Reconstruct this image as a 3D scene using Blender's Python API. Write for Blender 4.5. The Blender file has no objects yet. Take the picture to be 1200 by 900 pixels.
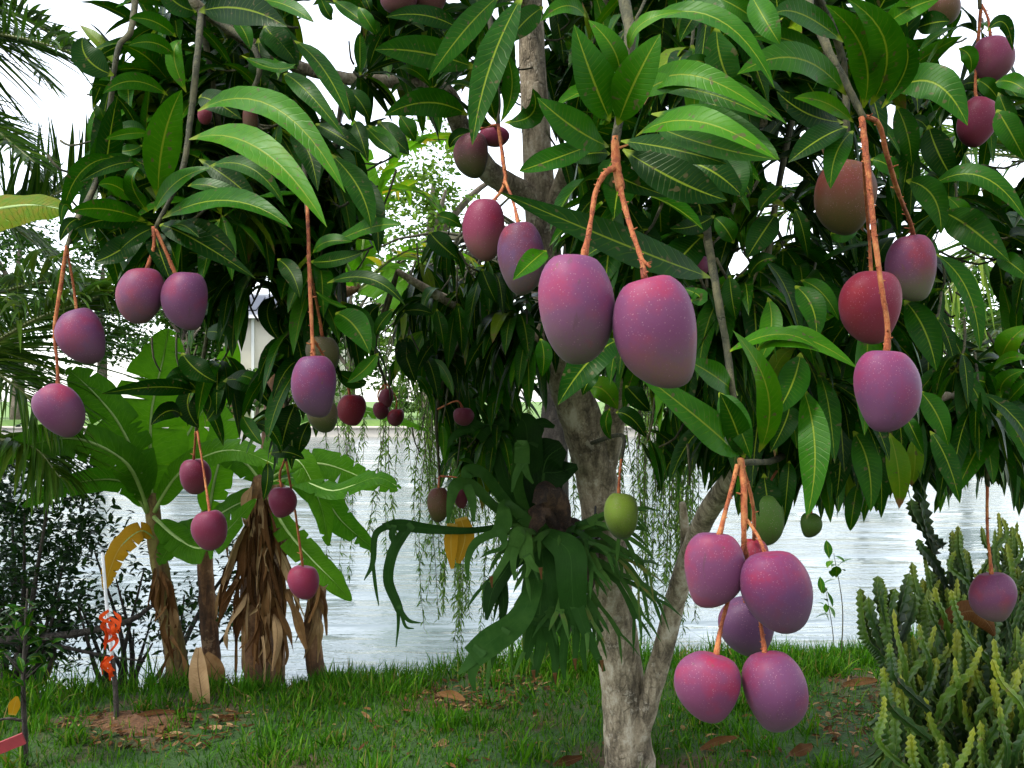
import bpy, math, random
import numpy as np
from mathutils import Vector, Matrix
R = math.radians
rng = np.random.default_rng(7)
random.seed(7)
scene = bpy.context.scene
COL = scene.collection

# ------------------------------------------------------------------ camera, sky, sun, exposure
F, HOR, CZ = 1178.0, 470.0, 1.45            # focal length in photo pixels, horizon row, eye height
cam_d = bpy.data.cameras.new('camera')
cam_d.sensor_width = 36.0
cam_d.lens = 36.0 * F / 1200.0
cam_d.shift_y = 20.0 / 1200.0
cam_d.clip_start = 0.05
cam_d.clip_end = 3000
cam = bpy.data.objects.new('camera', cam_d)
COL.objects.link(cam)
cam.location = (0, 0, CZ)
cam.rotation_euler = (R(90), 0, 0)
scene.camera = cam

SUN_EL, SUN_ROT = R(58), R(-115)
world = bpy.data.worlds.new('World')
scene.world = world
world.use_nodes = True
wn = world.node_tree
wn.nodes.clear()
sky = wn.nodes.new('ShaderNodeTexSky')
sky.sky_type = 'NISHITA'
sky.sun_disc = False
sky.sun_elevation = SUN_EL
sky.sun_rotation = SUN_ROT
sky.air_density = 1.0
sky.dust_density = 1.0
sky.ozone_density = 1.0
hs = wn.nodes.new('ShaderNodeHueSaturation')
hs.inputs['Saturation'].default_value = 0.35   # hazy white overcast
bg = wn.nodes.new('ShaderNodeBackground')
bg.inputs['Strength'].default_value = 0.15
wo = wn.nodes.new('ShaderNodeOutputWorld')
wn.links.new(sky.outputs[0], hs.inputs['Color'])
wn.links.new(hs.outputs[0], bg.inputs['Color'])
wn.links.new(bg.outputs[0], wo.inputs[0])

sun_d = bpy.data.lights.new('sun', 'SUN')
sun_d.energy = 1.25
sun_d.angle = R(12)
sun_d.color = (1.0, 0.96, 0.9)
sun = bpy.data.objects.new('sun', sun_d)
COL.objects.link(sun)
sdir = Vector((math.sin(SUN_ROT) * math.cos(SUN_EL), math.cos(SUN_ROT) * math.cos(SUN_EL), math.sin(SUN_EL)))
sun.rotation_euler = sdir.to_track_quat('Z', 'Y').to_euler()
sun.location = sdir * 20

scene.view_settings.view_transform = 'Standard'
scene.view_settings.look = 'None'
scene.view_settings.gamma = 1
scene.view_settings.use_curve_mapping = False
scene.view_settings.exposure = 1.85
scene.render.engine = 'CYCLES'
scene.cycles.use_denoising = True
scene.cycles.max_bounces = 8
scene.cycles.transparent_max_bounces = 8

# ------------------------------------------------------------------ helpers
def W(px, py, d):
    """world point seen at photo pixel (px, py) at distance d in front of the camera"""
    return np.array([(px - 600.0) / F * d, d, CZ + (HOR - py) / F * d])

def proj(P):
    P = np.asarray(P)
    return 600 + P[..., 0] / P[..., 1] * F, HOR - (P[..., 2] - CZ) / P[..., 1] * F

def nrm(a):
    return a / np.maximum(np.linalg.norm(a, axis=-1, keepdims=True), 1e-9)

def smooth(pts, n=6):
    """Catmull-Rom through the points (any number of columns)"""
    P = np.asarray(pts, float)
    if len(P) < 3:
        t = np.linspace(0, 1, n + 1)[:, None]
        return P[0] * (1 - t) + P[-1] * t
    Q = np.vstack([2 * P[0] - P[1], P, 2 * P[-1] - P[-2]])
    out = []
    for i in range(1, len(Q) - 2):
        p0, p1, p2, p3 = Q[i - 1:i + 3]
        for k in range(n):
            t = k / n
            out.append(.5 * ((2 * p1) + (p2 - p0) * t + (2 * p0 - 5 * p1 + 4 * p2 - p3) * t * t + (3 * p1 - p0 - 3 * p2 + p3) * t ** 3))
    out.append(P[-1])
    return np.array(out)

class G:
    """geometry collector: verts, quads, uv and a tint value for each vertex"""
    def __init__(s):
        s.v, s.f, s.uv, s.t, s.n = [], [], [], [], 0
    def add(s, v, f, uv=None, t=None):
        v = np.asarray(v, float).reshape(-1, 3)
        s.v.append(v); s.f.append(np.asarray(f).reshape(-1, 4) + s.n)
        s.uv.append(np.zeros((len(v), 2)) if uv is None else np.asarray(uv, float).reshape(-1, 2))
        s.t.append(np.full(len(v), .5) if t is None else np.broadcast_to(np.asarray(t, float).ravel(), (len(v),)))
        s.n += len(v)
        return s
    def mesh(s, name, mat, smooth_=True):
        v, f, uv, t = np.vstack(s.v), np.vstack(s.f).astype(np.int32), np.vstack(s.uv), np.concatenate(s.t)
        m = bpy.data.meshes.new(name)
        m.vertices.add(len(v)); m.vertices.foreach_set('co', v.astype(np.float32).ravel())
        tri = f[:, 2] == f[:, 3]
        cnt = np.where(tri, 3, 4)
        idx = f.ravel() if not tri.any() else np.concatenate([r[:c] for r, c in zip(f, cnt)])
        st = np.concatenate([[0], np.cumsum(cnt)[:-1]])
        m.loops.add(len(idx)); m.loops.foreach_set('vertex_index', idx.astype(np.int32))
        m.polygons.add(len(f)); m.polygons.foreach_set('loop_start', st.astype(np.int32))
        m.polygons.foreach_set('loop_total', cnt.astype(np.int32))
        m.polygons.foreach_set('use_smooth', np.full(len(f), smooth_))
        ul = m.uv_layers.new(name='UVMap')
        ul.data.foreach_set('uv', uv[idx].astype(np.float32).ravel())
        a = m.attributes.new('tint', 'FLOAT', 'POINT')
        a.data.foreach_set('value', t.astype(np.float32))
        m.update(calc_edges=True); m.validate()
        m.materials.append(mat)
        return m
    def obj(s, name, mat, parent=None, smooth_=True, origin=None):
        if origin is not None:
            o3 = np.asarray(origin, float)
            s.v = [a - o3 for a in s.v]
        o = bpy.data.objects.new(name, s.mesh(name, mat, smooth_))
        COL.objects.link(o)
        if origin is not None:
            o.location = origin
        if parent is not None:
            o.parent = parent
            o.matrix_parent_inverse = Matrix.Translation(-Vector(parent.location))
        return o

def grid_faces(M, K, close=False):
    i = np.arange(M - 1)[:, None]
    j = np.arange(K if close else K - 1)[None, :]
    j2 = (j + 1) % K
    return np.stack([i * K + j, i * K + j2, (i + 1) * K + j2, (i + 1) * K + j], -1).reshape(-1, 4)

def ribbons(g, C, S, N, HW, us=(-1, 0, 1), fold=0.0, wave=0.0, tint=.5, wfreq=9.0, cyl=0.0):
    """many leaf ribbons at once. C,S,N: (n,M,3); HW: (n,M)"""
    C, S, N, HW = map(np.asarray, (C, S, N, HW))
    n, M = HW.shape
    us = np.asarray(us, float); K = len(us)
    fold = np.broadcast_to(np.asarray(fold, float), (n,)); wave = np.broadcast_to(np.asarray(wave, float), (n,))
    tint = np.broadcast_to(np.asarray(tint, float), (n,))
    vv = np.linspace(0, 1, M)
    ph = rng.uniform(0, 6.28, (n, 2))
    au = np.abs(us)
    side = np.where(us < 0, 0, 1)
    w = np.sin(vv[None, :, None] * wfreq + ph[:, side][:, None, :]) * au ** 2
    h = (fold[:, None, None] * au + wave[:, None, None] * w - cyl * au ** 2)
    V = C[:, :, None, :] + S[:, :, None, :] * (us[None, None, :, None] * HW[:, :, None, None]) + N[:, :, None, :] * (h * HW[:, :, None])[..., None]
    gf = grid_faces(M, K)
    Fc = (gf[None] + (np.arange(n) * M * K)[:, None, None])
    uv = np.broadcast_to(np.stack(np.meshgrid(us * .5 + .5, vv), -1)[None], (n, M, K, 2))
    g.add(V, Fc, uv, np.repeat(tint, M * K))
    return g

def bend_lines(base, d0, L, droop, M, roll=0.0):
    base = np.asarray(base, float); d = nrm(np.asarray(d0, float)); n = len(base)
    L = np.broadcast_to(np.asarray(L, float), (n,)); droop = np.broadcast_to(np.asarray(droop, float), (n,))
    S = np.cross(d, [0, 0, 1.0])
    bad = np.linalg.norm(S, axis=1) < .15
    ang = rng.uniform(0, 6.28, n)
    S[bad] = np.stack([np.cos(ang), np.sin(ang), 0 * ang], -1)[bad]
    S = nrm(S)
    C = np.zeros((n, M, 3)); T = np.zeros((n, M, 3)); C[:, 0] = base
    for k in range(M):
        T[:, k] = d
        if k < M - 1:
            C[:, k + 1] = C[:, k] + d * (L / (M - 1))[:, None]
        d = nrm(d + np.array([0, 0, -1.0]) * (droop / (M - 1))[:, None])
    SS = np.broadcast_to(S[:, None], C.shape)
    SS = nrm(SS - T * (SS * T).sum(-1, keepdims=True))
    NN = np.cross(SS, T)
    r = np.broadcast_to(np.asarray(roll, float), (n,))[:, None, None]
    return C, SS * np.cos(r) + NN * np.sin(r), NN * np.cos(r) - SS * np.sin(r), T

def lanceolate(M, petiole=.08):
    v = np.linspace(0, 1, M)
    s = np.clip((v - petiole) / (1 - petiole), 0, 1)
    return np.maximum(np.sin(np.pi * s ** .85) ** .8 * (1 - .12 * s), .05 * (v < .9))

def tube(g, pts, rad, K=8, n=5, tint=.5, rough=0.0, caps=True):
    P = np.column_stack([np.asarray(pts, float), np.broadcast_to(np.asarray(rad, float), (len(pts),))])
    P = smooth(P, n)
    C, r = P[:, :3], P[:, 3]
    T = nrm(np.gradient(C, axis=0))
    ref = np.array([0.0, 1, 0]) if abs(T[0][1]) < .8 else np.array([1.0, 0, 0])
    A = nrm(np.cross(T, ref)); B = np.cross(T, A)
    a = np.linspace(0, 2 * np.pi, K, endpoint=False)
    rr = r[:, None] * (1 + rough * rng.uniform(-1, 1, (len(C), K)))
    V = C[:, None] + A[:, None] * (np.cos(a) * rr)[..., None] + B[:, None] * (np.sin(a) * rr)[..., None]
    M = len(C)
    uv = np.stack(np.meshgrid(a / 6.283, np.linspace(0, 1, M)), -1)
    f = grid_faces(M, K, True)
    V = V.reshape(-1, 3); uv = uv.reshape(-1, 2)
    if caps:
        V = np.vstack([V, C[0] - T[0] * r[0] * .3, C[-1] + T[-1] * r[-1] * .5]); uv = np.vstack([uv, [0, 0], [0, 1]])
        j = np.arange(K); j2 = (j + 1) % K
        c0 = np.full(K, M * K); c1 = c0 + 1; b = (M - 1) * K
        f = np.vstack([f, np.stack([j2, j, c0, c0], -1), np.stack([b + j, b + j2, c1, c1], -1)])
    g.add(V, f, uv, np.full(len(V), tint))
    return g

def box(g, lo, hi):
    lo, hi = np.asarray(lo, float), np.asarray(hi, float)
    v = np.array([[(lo, hi)[(i >> k) & 1][k] for k in range(3)] for i in range(8)])
    g.add(v, [[0, 2, 3, 1], [4, 5, 7, 6], [0, 1, 5, 4], [2, 6, 7, 3], [0, 4, 6, 2], [1, 3, 7, 5]])
    return g

def tag(o, label=None, cat=None, group=None, kind=None):
    if label: o['label'] = label
    if cat: o['category'] = cat
    if group: o['group'] = group
    if kind: o['kind'] = kind
    return o

def empty(name, loc):
    o = bpy.data.objects.new(name, None)
    COL.objects.link(o)
    o.location = loc
    o.empty_display_size = .1
    return o

# ------------------------------------------------------------------ materials
class NT:
    def __init__(s, name):
        s.m = bpy.data.materials.new(name); s.m.use_nodes = True
        s.t = s.m.node_tree; s.t.nodes.clear()
        s.out = s.n('OutputMaterial')
    def n(s, typ, **kw):
        nd = s.t.nodes.new('ShaderNode' + typ)
        for k, v in kw.items():
            setattr(nd, k, v)
        return nd
    def put(s, sock, val):
        if isinstance(val, bpy.types.NodeSocket): s.t.links.new(val, sock)
        elif val is not None:
            if sock.type == 'RGBA' and len(val) == 3: val = (*val, 1)
            sock.default_value = val
    def math(s, op, a, b=None, c=None, clamp=False):
        nd = s.n('Math', operation=op, use_clamp=clamp)
        for i, x in enumerate((a, b, c)):
            if x is not None: s.put(nd.inputs[i], x)
        return nd.outputs[0]
    def mix(s, f, a, b, mode='MIX'):
        nd = s.n('Mix', data_type='RGBA', blend_type=mode)
        s.put(nd.inputs['Factor'], f); s.put(nd.inputs[6], a); s.put(nd.inputs[7], b)
        return nd.outputs[2]
    def noise(s, scale, detail=3, rough=.5, vec=None):
        nd = s.n('TexNoise')
        nd.inputs['Scale'].default_value = scale; nd.inputs['Detail'].default_value = detail; nd.inputs['Roughness'].default_value = rough
        if vec is not None: s.t.links.new(vec, nd.inputs['Vector'])
        return nd.outputs[0]
    def sstep(s, x, a, b, o0=0.0, o1=1.0):
        nd = s.n('MapRange', interpolation_type='SMOOTHSTEP')
        s.put(nd.inputs[0], x)
        for i, q in enumerate((a, b, o0, o1)): nd.inputs[i + 1].default_value = q
        return nd.outputs[0]
    def ramp(s, x, stops):
        nd = s.n('ValToRGB'); s.put(nd.inputs[0], x)
        e = nd.color_ramp.elements
        while len(e) < len(stops): e.new(.5)
        for el, (p, c) in zip(e, stops): el.position = p; el.color = (*c, 1)
        return nd.outputs[0]
    def bump(s, h, strength=.4, dist=.01):
        nd = s.n('Bump'); nd.inputs['Strength'].default_value = strength; nd.inputs['Distance'].default_value = dist
        s.put(nd.inputs['Height'], h)
        return nd.outputs[0]
    def pbsdf(s, **kw):
        nd = s.n('BsdfPrincipled')
        for k, v in kw.items(): s.put(nd.inputs[k.replace('_', ' ')], v)
        return nd.outputs[0]
    def done(s, sh):
        s.t.links.new(sh, s.out.inputs[0])
        return s.m

def leaf_material(name, stops, vein, rough=.36, trans=.1, veins=20, slope=1.6, rib=.045, brown=True, bump=.17, tcol=1.6, veinmix=.16, spec=.09):
    t = NT(name)
    uv = t.n('UVMap', uv_map='UVMap').outputs[0]
    sp = t.n('SeparateXYZ'); t.t.links.new(uv, sp.inputs[0])
    u = t.math('ABSOLUTE', t.math('MULTIPLY_ADD', sp.outputs[0], 2.0, -1.0))
    v = sp.outputs[1]
    tint = t.n('Attribute', attribute_name='tint').outputs['Fac']
    geo = t.n('NewGeometry')
    nz = t.noise(28, 3, .6, geo.outputs['Position'])
    base = t.ramp(t.math('MULTIPLY_ADD', t.math('SUBTRACT', nz, .5), .35, tint), stops)
    wob = t.math('MULTIPLY', t.math('SUBTRACT', t.noise(16, 2, .5, geo.outputs['Position']), .5), 2.2)
    fr = t.math('FRACT', t.math('ADD', wob, t.math('MULTIPLY_ADD', u, -slope, t.math('MULTIPLY', v, float(veins)))))
    tri = t.math('ABSOLUTE', t.math('SUBTRACT', fr, .5))          # 0 in the middle of a vein
    line = t.sstep(tri, .13, .0)
    ribm = t.sstep(u, rib * 1.6, rib * .7)
    vm = t.math('MULTIPLY', line, t.sstep(u, 1.0, .3, 0.0, veinmix))
    col = t.mix(t.math('MAXIMUM', vm, t.math('MAXIMUM', ribm, t.sstep(v, .09, .05))), base, vein)
    if brown:
        spot = t.noise(60, 2, .5, geo.outputs['Position'])
        bm = t.math('MULTIPLY', t.sstep(tint, .86, .93), t.sstep(t.math('MULTIPLY_ADD', spot, .5, v), 1.05, 1.25))
        col = t.mix(bm, col, (.13, .065, .025))
        hole = t.math('MULTIPLY', t.sstep(t.noise(90, 1, .5, geo.outputs['Position']), .66, .74), .8)
        col = t.mix(hole, col, (.06, .05, .02))
    h = t.math('ADD', t.math('MULTIPLY', line, -.5), t.math('MULTIPLY', ribm, -.8))
    nb = t.bump(h, bump, .004)
    p = t.pbsdf(Base_Color=col, Roughness=t.math('MULTIPLY_ADD', nz, .25, rough - .12), Normal=nb)
    p.node.inputs['Specular IOR Level'].default_value = spec
    p.node.inputs['Specular Tint'].default_value = (.78, 1, .66, 1)
    tr = t.n('BsdfTranslucent')
    t.put(tr.inputs[0], t.mix(1.0, col, (tcol * .9, tcol, tcol * .35), 'MULTIPLY'))
    mx = t.n('MixShader'); mx.inputs[0].default_value = trans
    t.t.links.new(p, mx.inputs[1]); t.t.links.new(tr.outputs[0], mx.inputs[2])
    return t.done(mx.outputs[0])

M = {}
M['mango_leaf'] = leaf_material('mango_leaf', [(0, (.0012, .010, .0006)), (.35, (.0035, .027, .0008)), (.6, (.012, .066, .001)), (.82, (.03, .115, .0015)), (1, (.075, .125, .003))], (.12, .165, .01))
M['banana_leaf'] = leaf_material('banana_leaf', [(0, (.012, .055, .004)), (.5, (.03, .115, .005)), (.85, (.075, .2, .008)), (.95, (.16, .19, .012)), (1, (.22, .17, .02))], (.12, .25, .03), rough=.42, trans=.5, veins=34, slope=2.0, rib=.03, brown=False, veinmix=.3, bump=1.0)
M['yellow_leaf'] = leaf_material('yellow_leaf', [(0, (.24, .13, .008)), (1, (.4, .2, .012))], (.4, .25, .05), rough=.5, trans=.3, veins=30, brown=False)
M['fern'] = leaf_material('fern_frond', [(0, (.004, .016, .003)), (.5, (.018, .06, .009)), (.85, (.055, .125, .022)), (1, (.16, .1, .03))], (.03, .08, .015), rough=.5, trans=.12, veins=7, slope=5, rib=.02, brown=False, bump=.15, veinmix=.3)
M['palm'] = leaf_material('palm_leaflet', [(0, (.008, .028, .004)), (.5, (.032, .09, .006)), (1, (.12, .17, .018))], (.08, .12, .02), rough=.4, trans=.25, veins=1, rib=.06, brown=False, bump=.2)
M['willow'] = leaf_material('willow_leaf', [(0, (.015, .045, .006)), (.5, (.045, .1, .014)), (1, (.12, .18, .03))], (.1, .15, .03), rough=.5, trans=.35, veins=1, brown=False, bump=.1)
M['shrub'] = leaf_material('shrub_leaf', [(0, (.004, .014, .004)), (.5, (.01, .03, .007)), (1, (.035, .085, .014))], (.04, .08, .02), rough=.4, trans=.2, veins=6, brown=False, bump=.15)
M['far_leaf'] = leaf_material('far_leaf', [(0, (.012, .042, .006)), (.5, (.035, .095, .012)), (1, (.12, .2, .025))], (.07, .14, .025), rough=.55, trans=.3, veins=1, brown=False, bump=.05)
M['grass'] = leaf_material('grass_blade', [(0, (.009, .042, .0015)), (.5, (.03, .11, .003)), (.85, (.08, .19, .006)), (1, (.16, .12, .04))], (.03, .1, .004), rough=.5, trans=.3, veins=1, brown=False, bump=.05)
M['dry_leaf'] = leaf_material('dry_leaf', [(0, (.025, .01, .004)), (.35, (.085, .034, .011)), (.7, (.17, .085, .032)), (1, (.34, .22, .11))], (.12, .065, .03), rough=.7, trans=.1, veins=24, slope=1.5, brown=False, veinmix=.3, bump=.6)

def bark(name, stops, scale=30, bumpd=.012, stretch=.35):
    t = NT(name)
    tc = t.n('TexCoord').outputs['Object']
    mp = t.n('Mapping'); mp.inputs['Scale'].default_value = (1, 1, stretch); t.t.links.new(tc, mp.inputs[0])
    a = t.noise(scale, 6, .65, mp.outputs[0]); b = t.noise(scale * .25, 3, .5, tc); c = t.noise(scale * 3.5, 4, .7, tc)
    x = t.math('ADD', t.math('MULTIPLY', a, .5), t.math('ADD', t.math('MULTIPLY', b, .3), t.math('MULTIPLY', c, .2)))
    x = t.sstep(x, .34, .66)
    col = t.ramp(x, stops)
    vo = t.n('TexVoronoi', feature='DISTANCE_TO_EDGE'); vo.inputs['Scale'].default_value = scale * 1.4; t.t.links.new(mp.outputs[0], vo.inputs[0])
    crack = t.math('MAXIMUM', t.sstep(vo.outputs[0], .0, .07), t.sstep(b, .45, .6))
    col = t.mix(t.math('MULTIPLY_ADD', crack, -.3, .3), col, stops[0][1])
    col = t.mix(t.math('MULTIPLY', t.sstep(t.noise(scale * .6, 5, .75, tc), .56, .63), .5), col, stops[-1][1])
    h = t.math('ADD', t.math('MULTIPLY', crack, .4), t.math('ADD', a, t.math('MULTIPLY', c, .4)))
    return t.done(t.pbsdf(Base_Color=col, Roughness=.85, Normal=t.bump(h, .8, bumpd)))

M['bark'] = bark('mango_bark', [(0, (.055, .042, .024)), (.3, (.19, .15, .095)), (.65, (.35, .285, .19)), (1, (.54, .48, .37))])
M['twig'] = bark('twig_bark', [(0, (.01, .012, .003)), (.5, (.033, .033, .01)), (1, (.085, .075, .03))], 60, .004)
M['dark_bark'] = bark('dark_bark', [(0, (.012, .009, .006)), (.5, (.03, .023, .016)), (1, (.08, .065, .05))], 25)
M['stalk'] = bark('fruit_stalk', [(0, (.12, .022, .008)), (.5, (.29, .07, .018)), (1, (.4, .17, .05))], 90, .003, .6)
M['pseudostem'] = bark('banana_stem', [(0, (.04, .02, .008)), (.35, (.12, .075, .02)), (.7, (.17, .15, .03)), (1, (.2, .11, .05))], 14, .01, .18)
M['dry_stem'] = bark('dry_banana_stem', [(0, (.025, .012, .005)), (.45, (.1, .045, .016)), (.8, (.2, .1, .04)), (1, (.34, .22, .12))], 16, .012, .15)
M['fibre'] = bark('coir_fibre', [(0, (.012, .007, .004)), (.5, (.04, .02, .01)), (1, (.11, .06, .03))], 50, .01, .5)

def mango_material(name, bloomc, hotc, bf, tipc=(.085, .092, .045)):
    t = NT(name)
    tc = t.n('TexCoord'); oi = t.n('ObjectInfo')
    gsep = t.n('SeparateXYZ'); t.t.links.new(tc.outputs['Generated'], gsep.inputs[0])
    z = gsep.outputs[2]
    off = t.n('VectorMath', operation='ADD'); t.t.links.new(tc.outputs['Object'], off.inputs[0])
    cmb = t.n('CombineXYZ'); t.put(cmb.inputs[0], t.math('MULTIPLY', oi.outputs['Random'], 37.0)); t.t.links.new(cmb.outputs[0], off.inputs[1])
    vec = off.outputs[0]
    n1 = t.noise(14, 3, .55, vec); n2 = t.noise(60, 4, .6, vec)
    blush = oi.outputs['Color']
    bloom = t.mix(bf, blush, bloomc)
    f = t.math('ADD', t.sstep(n1, .36, .62), t.sstep(z, .8, .2, 0, .5), clamp=True)
    col = t.mix(f, blush, bloom)
    hot = t.math('MULTIPLY', t.sstep(n1, .42, .26), t.sstep(z, .5, .85))
    col = t.mix(t.math('MULTIPLY', hot, .5), col, hotc)
    gz = t.math('MULTIPLY', t.sstep(t.math('MULTIPLY_ADD', t.math('SUBTRACT', n1, .5), .45, z), .62, .05), oi.outputs['Alpha'])
    col = t.mix(gz, col, tipc)
    blot = t.sstep(t.noise(45, 3, .6, vec), .62, .72)
    col = t.mix(t.math('MULTIPLY', blot, .22), col, (.18, .03, .05))
    scar = t.math('MULTIPLY', t.sstep(t.noise(36, 5, .75, vec), .655, .71), .7)
    col = t.mix(scar, col, (.10, .05, .035))
    vo = t.n('TexVoronoi'); vo.inputs['Scale'].default_value = 300; t.t.links.new(vec, vo.inputs[0])
    fine = t.noise(230, 3, .7, vec)
    col = t.mix(t.sstep(fine, .35, .7, 0, .3), col, bloom)
    col = t.mix(t.sstep(fine, .5, .25, 0, .3), col, t.mix(.5, col, (.12, .02, .03)))
    dots = t.math('MULTIPLY', t.sstep(vo.outputs['Distance'], .24, .12), t.sstep(t.math('MULTIPLY_ADD', z, .25, n2), .52, .75, .05, .6))
    col = t.mix(dots, col, (.27, .15, .18))
    mps = t.n('Mapping'); mps.inputs['Scale'].default_value = (1, 1, .12); t.t.links.new(vec, mps.inputs[0])
    streak = t.math('MULTIPLY', t.sstep(t.noise(75, 3, .6, mps.outputs[0]), .64, .7), t.sstep(n1, .4, .55, 0, .4))
    col = t.mix(streak, col, (.07, .035, .04))
    rough = t.math('MULTIPLY_ADD', n2, .2, .43)
    nb = t.bump(t.math('ADD', t.math('MULTIPLY', n2, .5), t.math('MULTIPLY', n1, 1.5)), .18, .003)
    p = t.pbsdf(Base_Color=col, Roughness=rough, Normal=nb)
    nd = p.node
    nd.inputs['Sheen Weight'].default_value = .05
    nd.inputs['Sheen Tint'].default_value = (.75, .75, 1, 1)
    nd.inputs['Specular IOR Level'].default_value = .17
    return t.done(p)
M['mango'] = mango_material('mango_skin', (.062, .04, .095), (.3, .008, .018), .6)
M['red_mango'] = mango_material('red_mango_skin', (.12, .03, .075), (.34, .008, .012), .28)
M['green_mango'] = mango_material('green_mango_skin', (.05, .075, .014), (.17, .05, .01), .3, (.028, .042, .007))

def plain(name, c, rough=.6, var=.25, scale=12, bumpd=0.0, metallic=0.0):
    t = NT(name)
    tc = t.n('TexCoord').outputs['Object']
    nz = t.noise(scale, 4, .6, tc)
    c = np.array(c)
    col = t.ramp(nz, [(.25, tuple(c * (1 - var))), (.75, tuple(np.minimum(c * (1 + var), 1)))])
    kw = dict(Base_Color=col, Roughness=rough, Metallic=metallic)
    if bumpd: kw['Normal'] = t.bump(nz, .6, bumpd)
    return t.done(t.pbsdf(**kw))

def ground_material():
    t = NT('grassy_soil')
    pos = t.n('NewGeometry').outputs['Position']
    sp = t.n('SeparateXYZ'); t.t.links.new(pos, sp.inputs[0])
    a = t.noise(1.4, 4, .6, pos); b = t.noise(35, 5, .7, pos)
    soil = t.ramp(b, [(.25, (.03, .017, .009)), (.6, (.1, .055, .026)), (.85, (.2, .12, .06))])
    grass = t.ramp(b, [(.2, (.008, .03, .003)), (.8, (.03, .085, .006))])
    near = t.mix(t.sstep(a, .5, .66), grass, soil)
    far = t.ramp(t.noise(.5, 5, .7, pos), [(.3, (.06, .14, .025)), (.7, (.16, .25, .05))])
    col = t.mix(t.sstep(sp.outputs[1], 20, 40), near, far)
    return t.done(t.pbsdf(Base_Color=col, Roughness=.95, Normal=t.bump(b, .8, .02)))
M['ground'] = ground_material()

def water_material():
    t = NT('lake_water')
    pos = t.n('NewGeometry').outputs['Position']
    mp = t.n('Mapping'); mp.inputs['Scale'].default_value = (1, 1.9, 1); t.t.links.new(pos, mp.inputs[0])
    a = t.noise(3.2, 4, .6, mp.outputs[0]); b = t.noise(.7, 2, .5, mp.outputs[0])
    mp2 = t.n('Mapping'); mp2.inputs['Scale'].default_value = (.25, 1.3, 1); t.t.links.new(pos, mp2.inputs[0])
    k = t.sstep(t.noise(.8, 3, .6, mp2.outputs[0]), .35, .65, .25, 1.6)
    h = t.math('MULTIPLY', k, t.math('ADD', t.math('MULTIPLY', a, .03), t.math('MULTIPLY', b, .035)))
    col = t.mix(t.noise(.15, 2, .5, pos), (.10, .13, .13), (.15, .19, .2))
    p = t.pbsdf(Base_Color=col, Roughness=.06, Normal=t.bump(h, .55, 1.0))
    p.node.inputs['IOR'].default_value = 1.333
    return t.done(p)
M['water'] = water_material()

# ------------------------------------------------------------------ the setting: ground, water
WZ = -0.45
def shore(x):
    return 5.75 + .22 * np.clip(x, -3, 6) + .12 * np.sin(x * 2.1 + 1)
def hgt(x, y):
    s = shore(x)
    k = np.clip((y - (s - .35)) / 1.5, 0, 1)
    k = k * k * (3 - 2 * k)
    k2 = np.clip((y - 53.0) / 4.5, 0, 1)
    bump = .018 * np.sin(x * 3.1) * np.sin(y * 2.7 + 1) + .012 * np.sin(x * 7.3 + y * 5.1)
    return np.where(y < 30, -1.15 * k + bump * (1 - k), -1.15 + 1.5 * k2)

def sheet(name, xs, ys, fz, mat):
    X, Y = np.meshgrid(xs, ys)
    g = G(); g.add(np.stack([X, Y, fz(X, Y)], -1), grid_faces(len(ys), len(xs)))
    o = g.obj(name, mat)
    return tag(o, kind='structure')
gx = np.concatenate([[-900, -400, -200, -100, -60, -30, -15, -9], np.arange(-6, 6.01, .12), [9, 15, 30, 60, 100, 200, 400, 900]])
gy = np.concatenate([[-30, -10, -4, -1], np.arange(0, 10, .12), np.arange(10, 52, 6), np.arange(52, 60, .5), [65, 75, 90, 120, 200, 400, 900, 1800]])
sheet('ground', gx, gy, hgt, M['ground'])
sheet('lake_water', np.linspace(-400, 400, 5), np.array([4.5, 20, 40, 56.5]), lambda x, y: x * 0 + WZ, M['water'])

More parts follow.
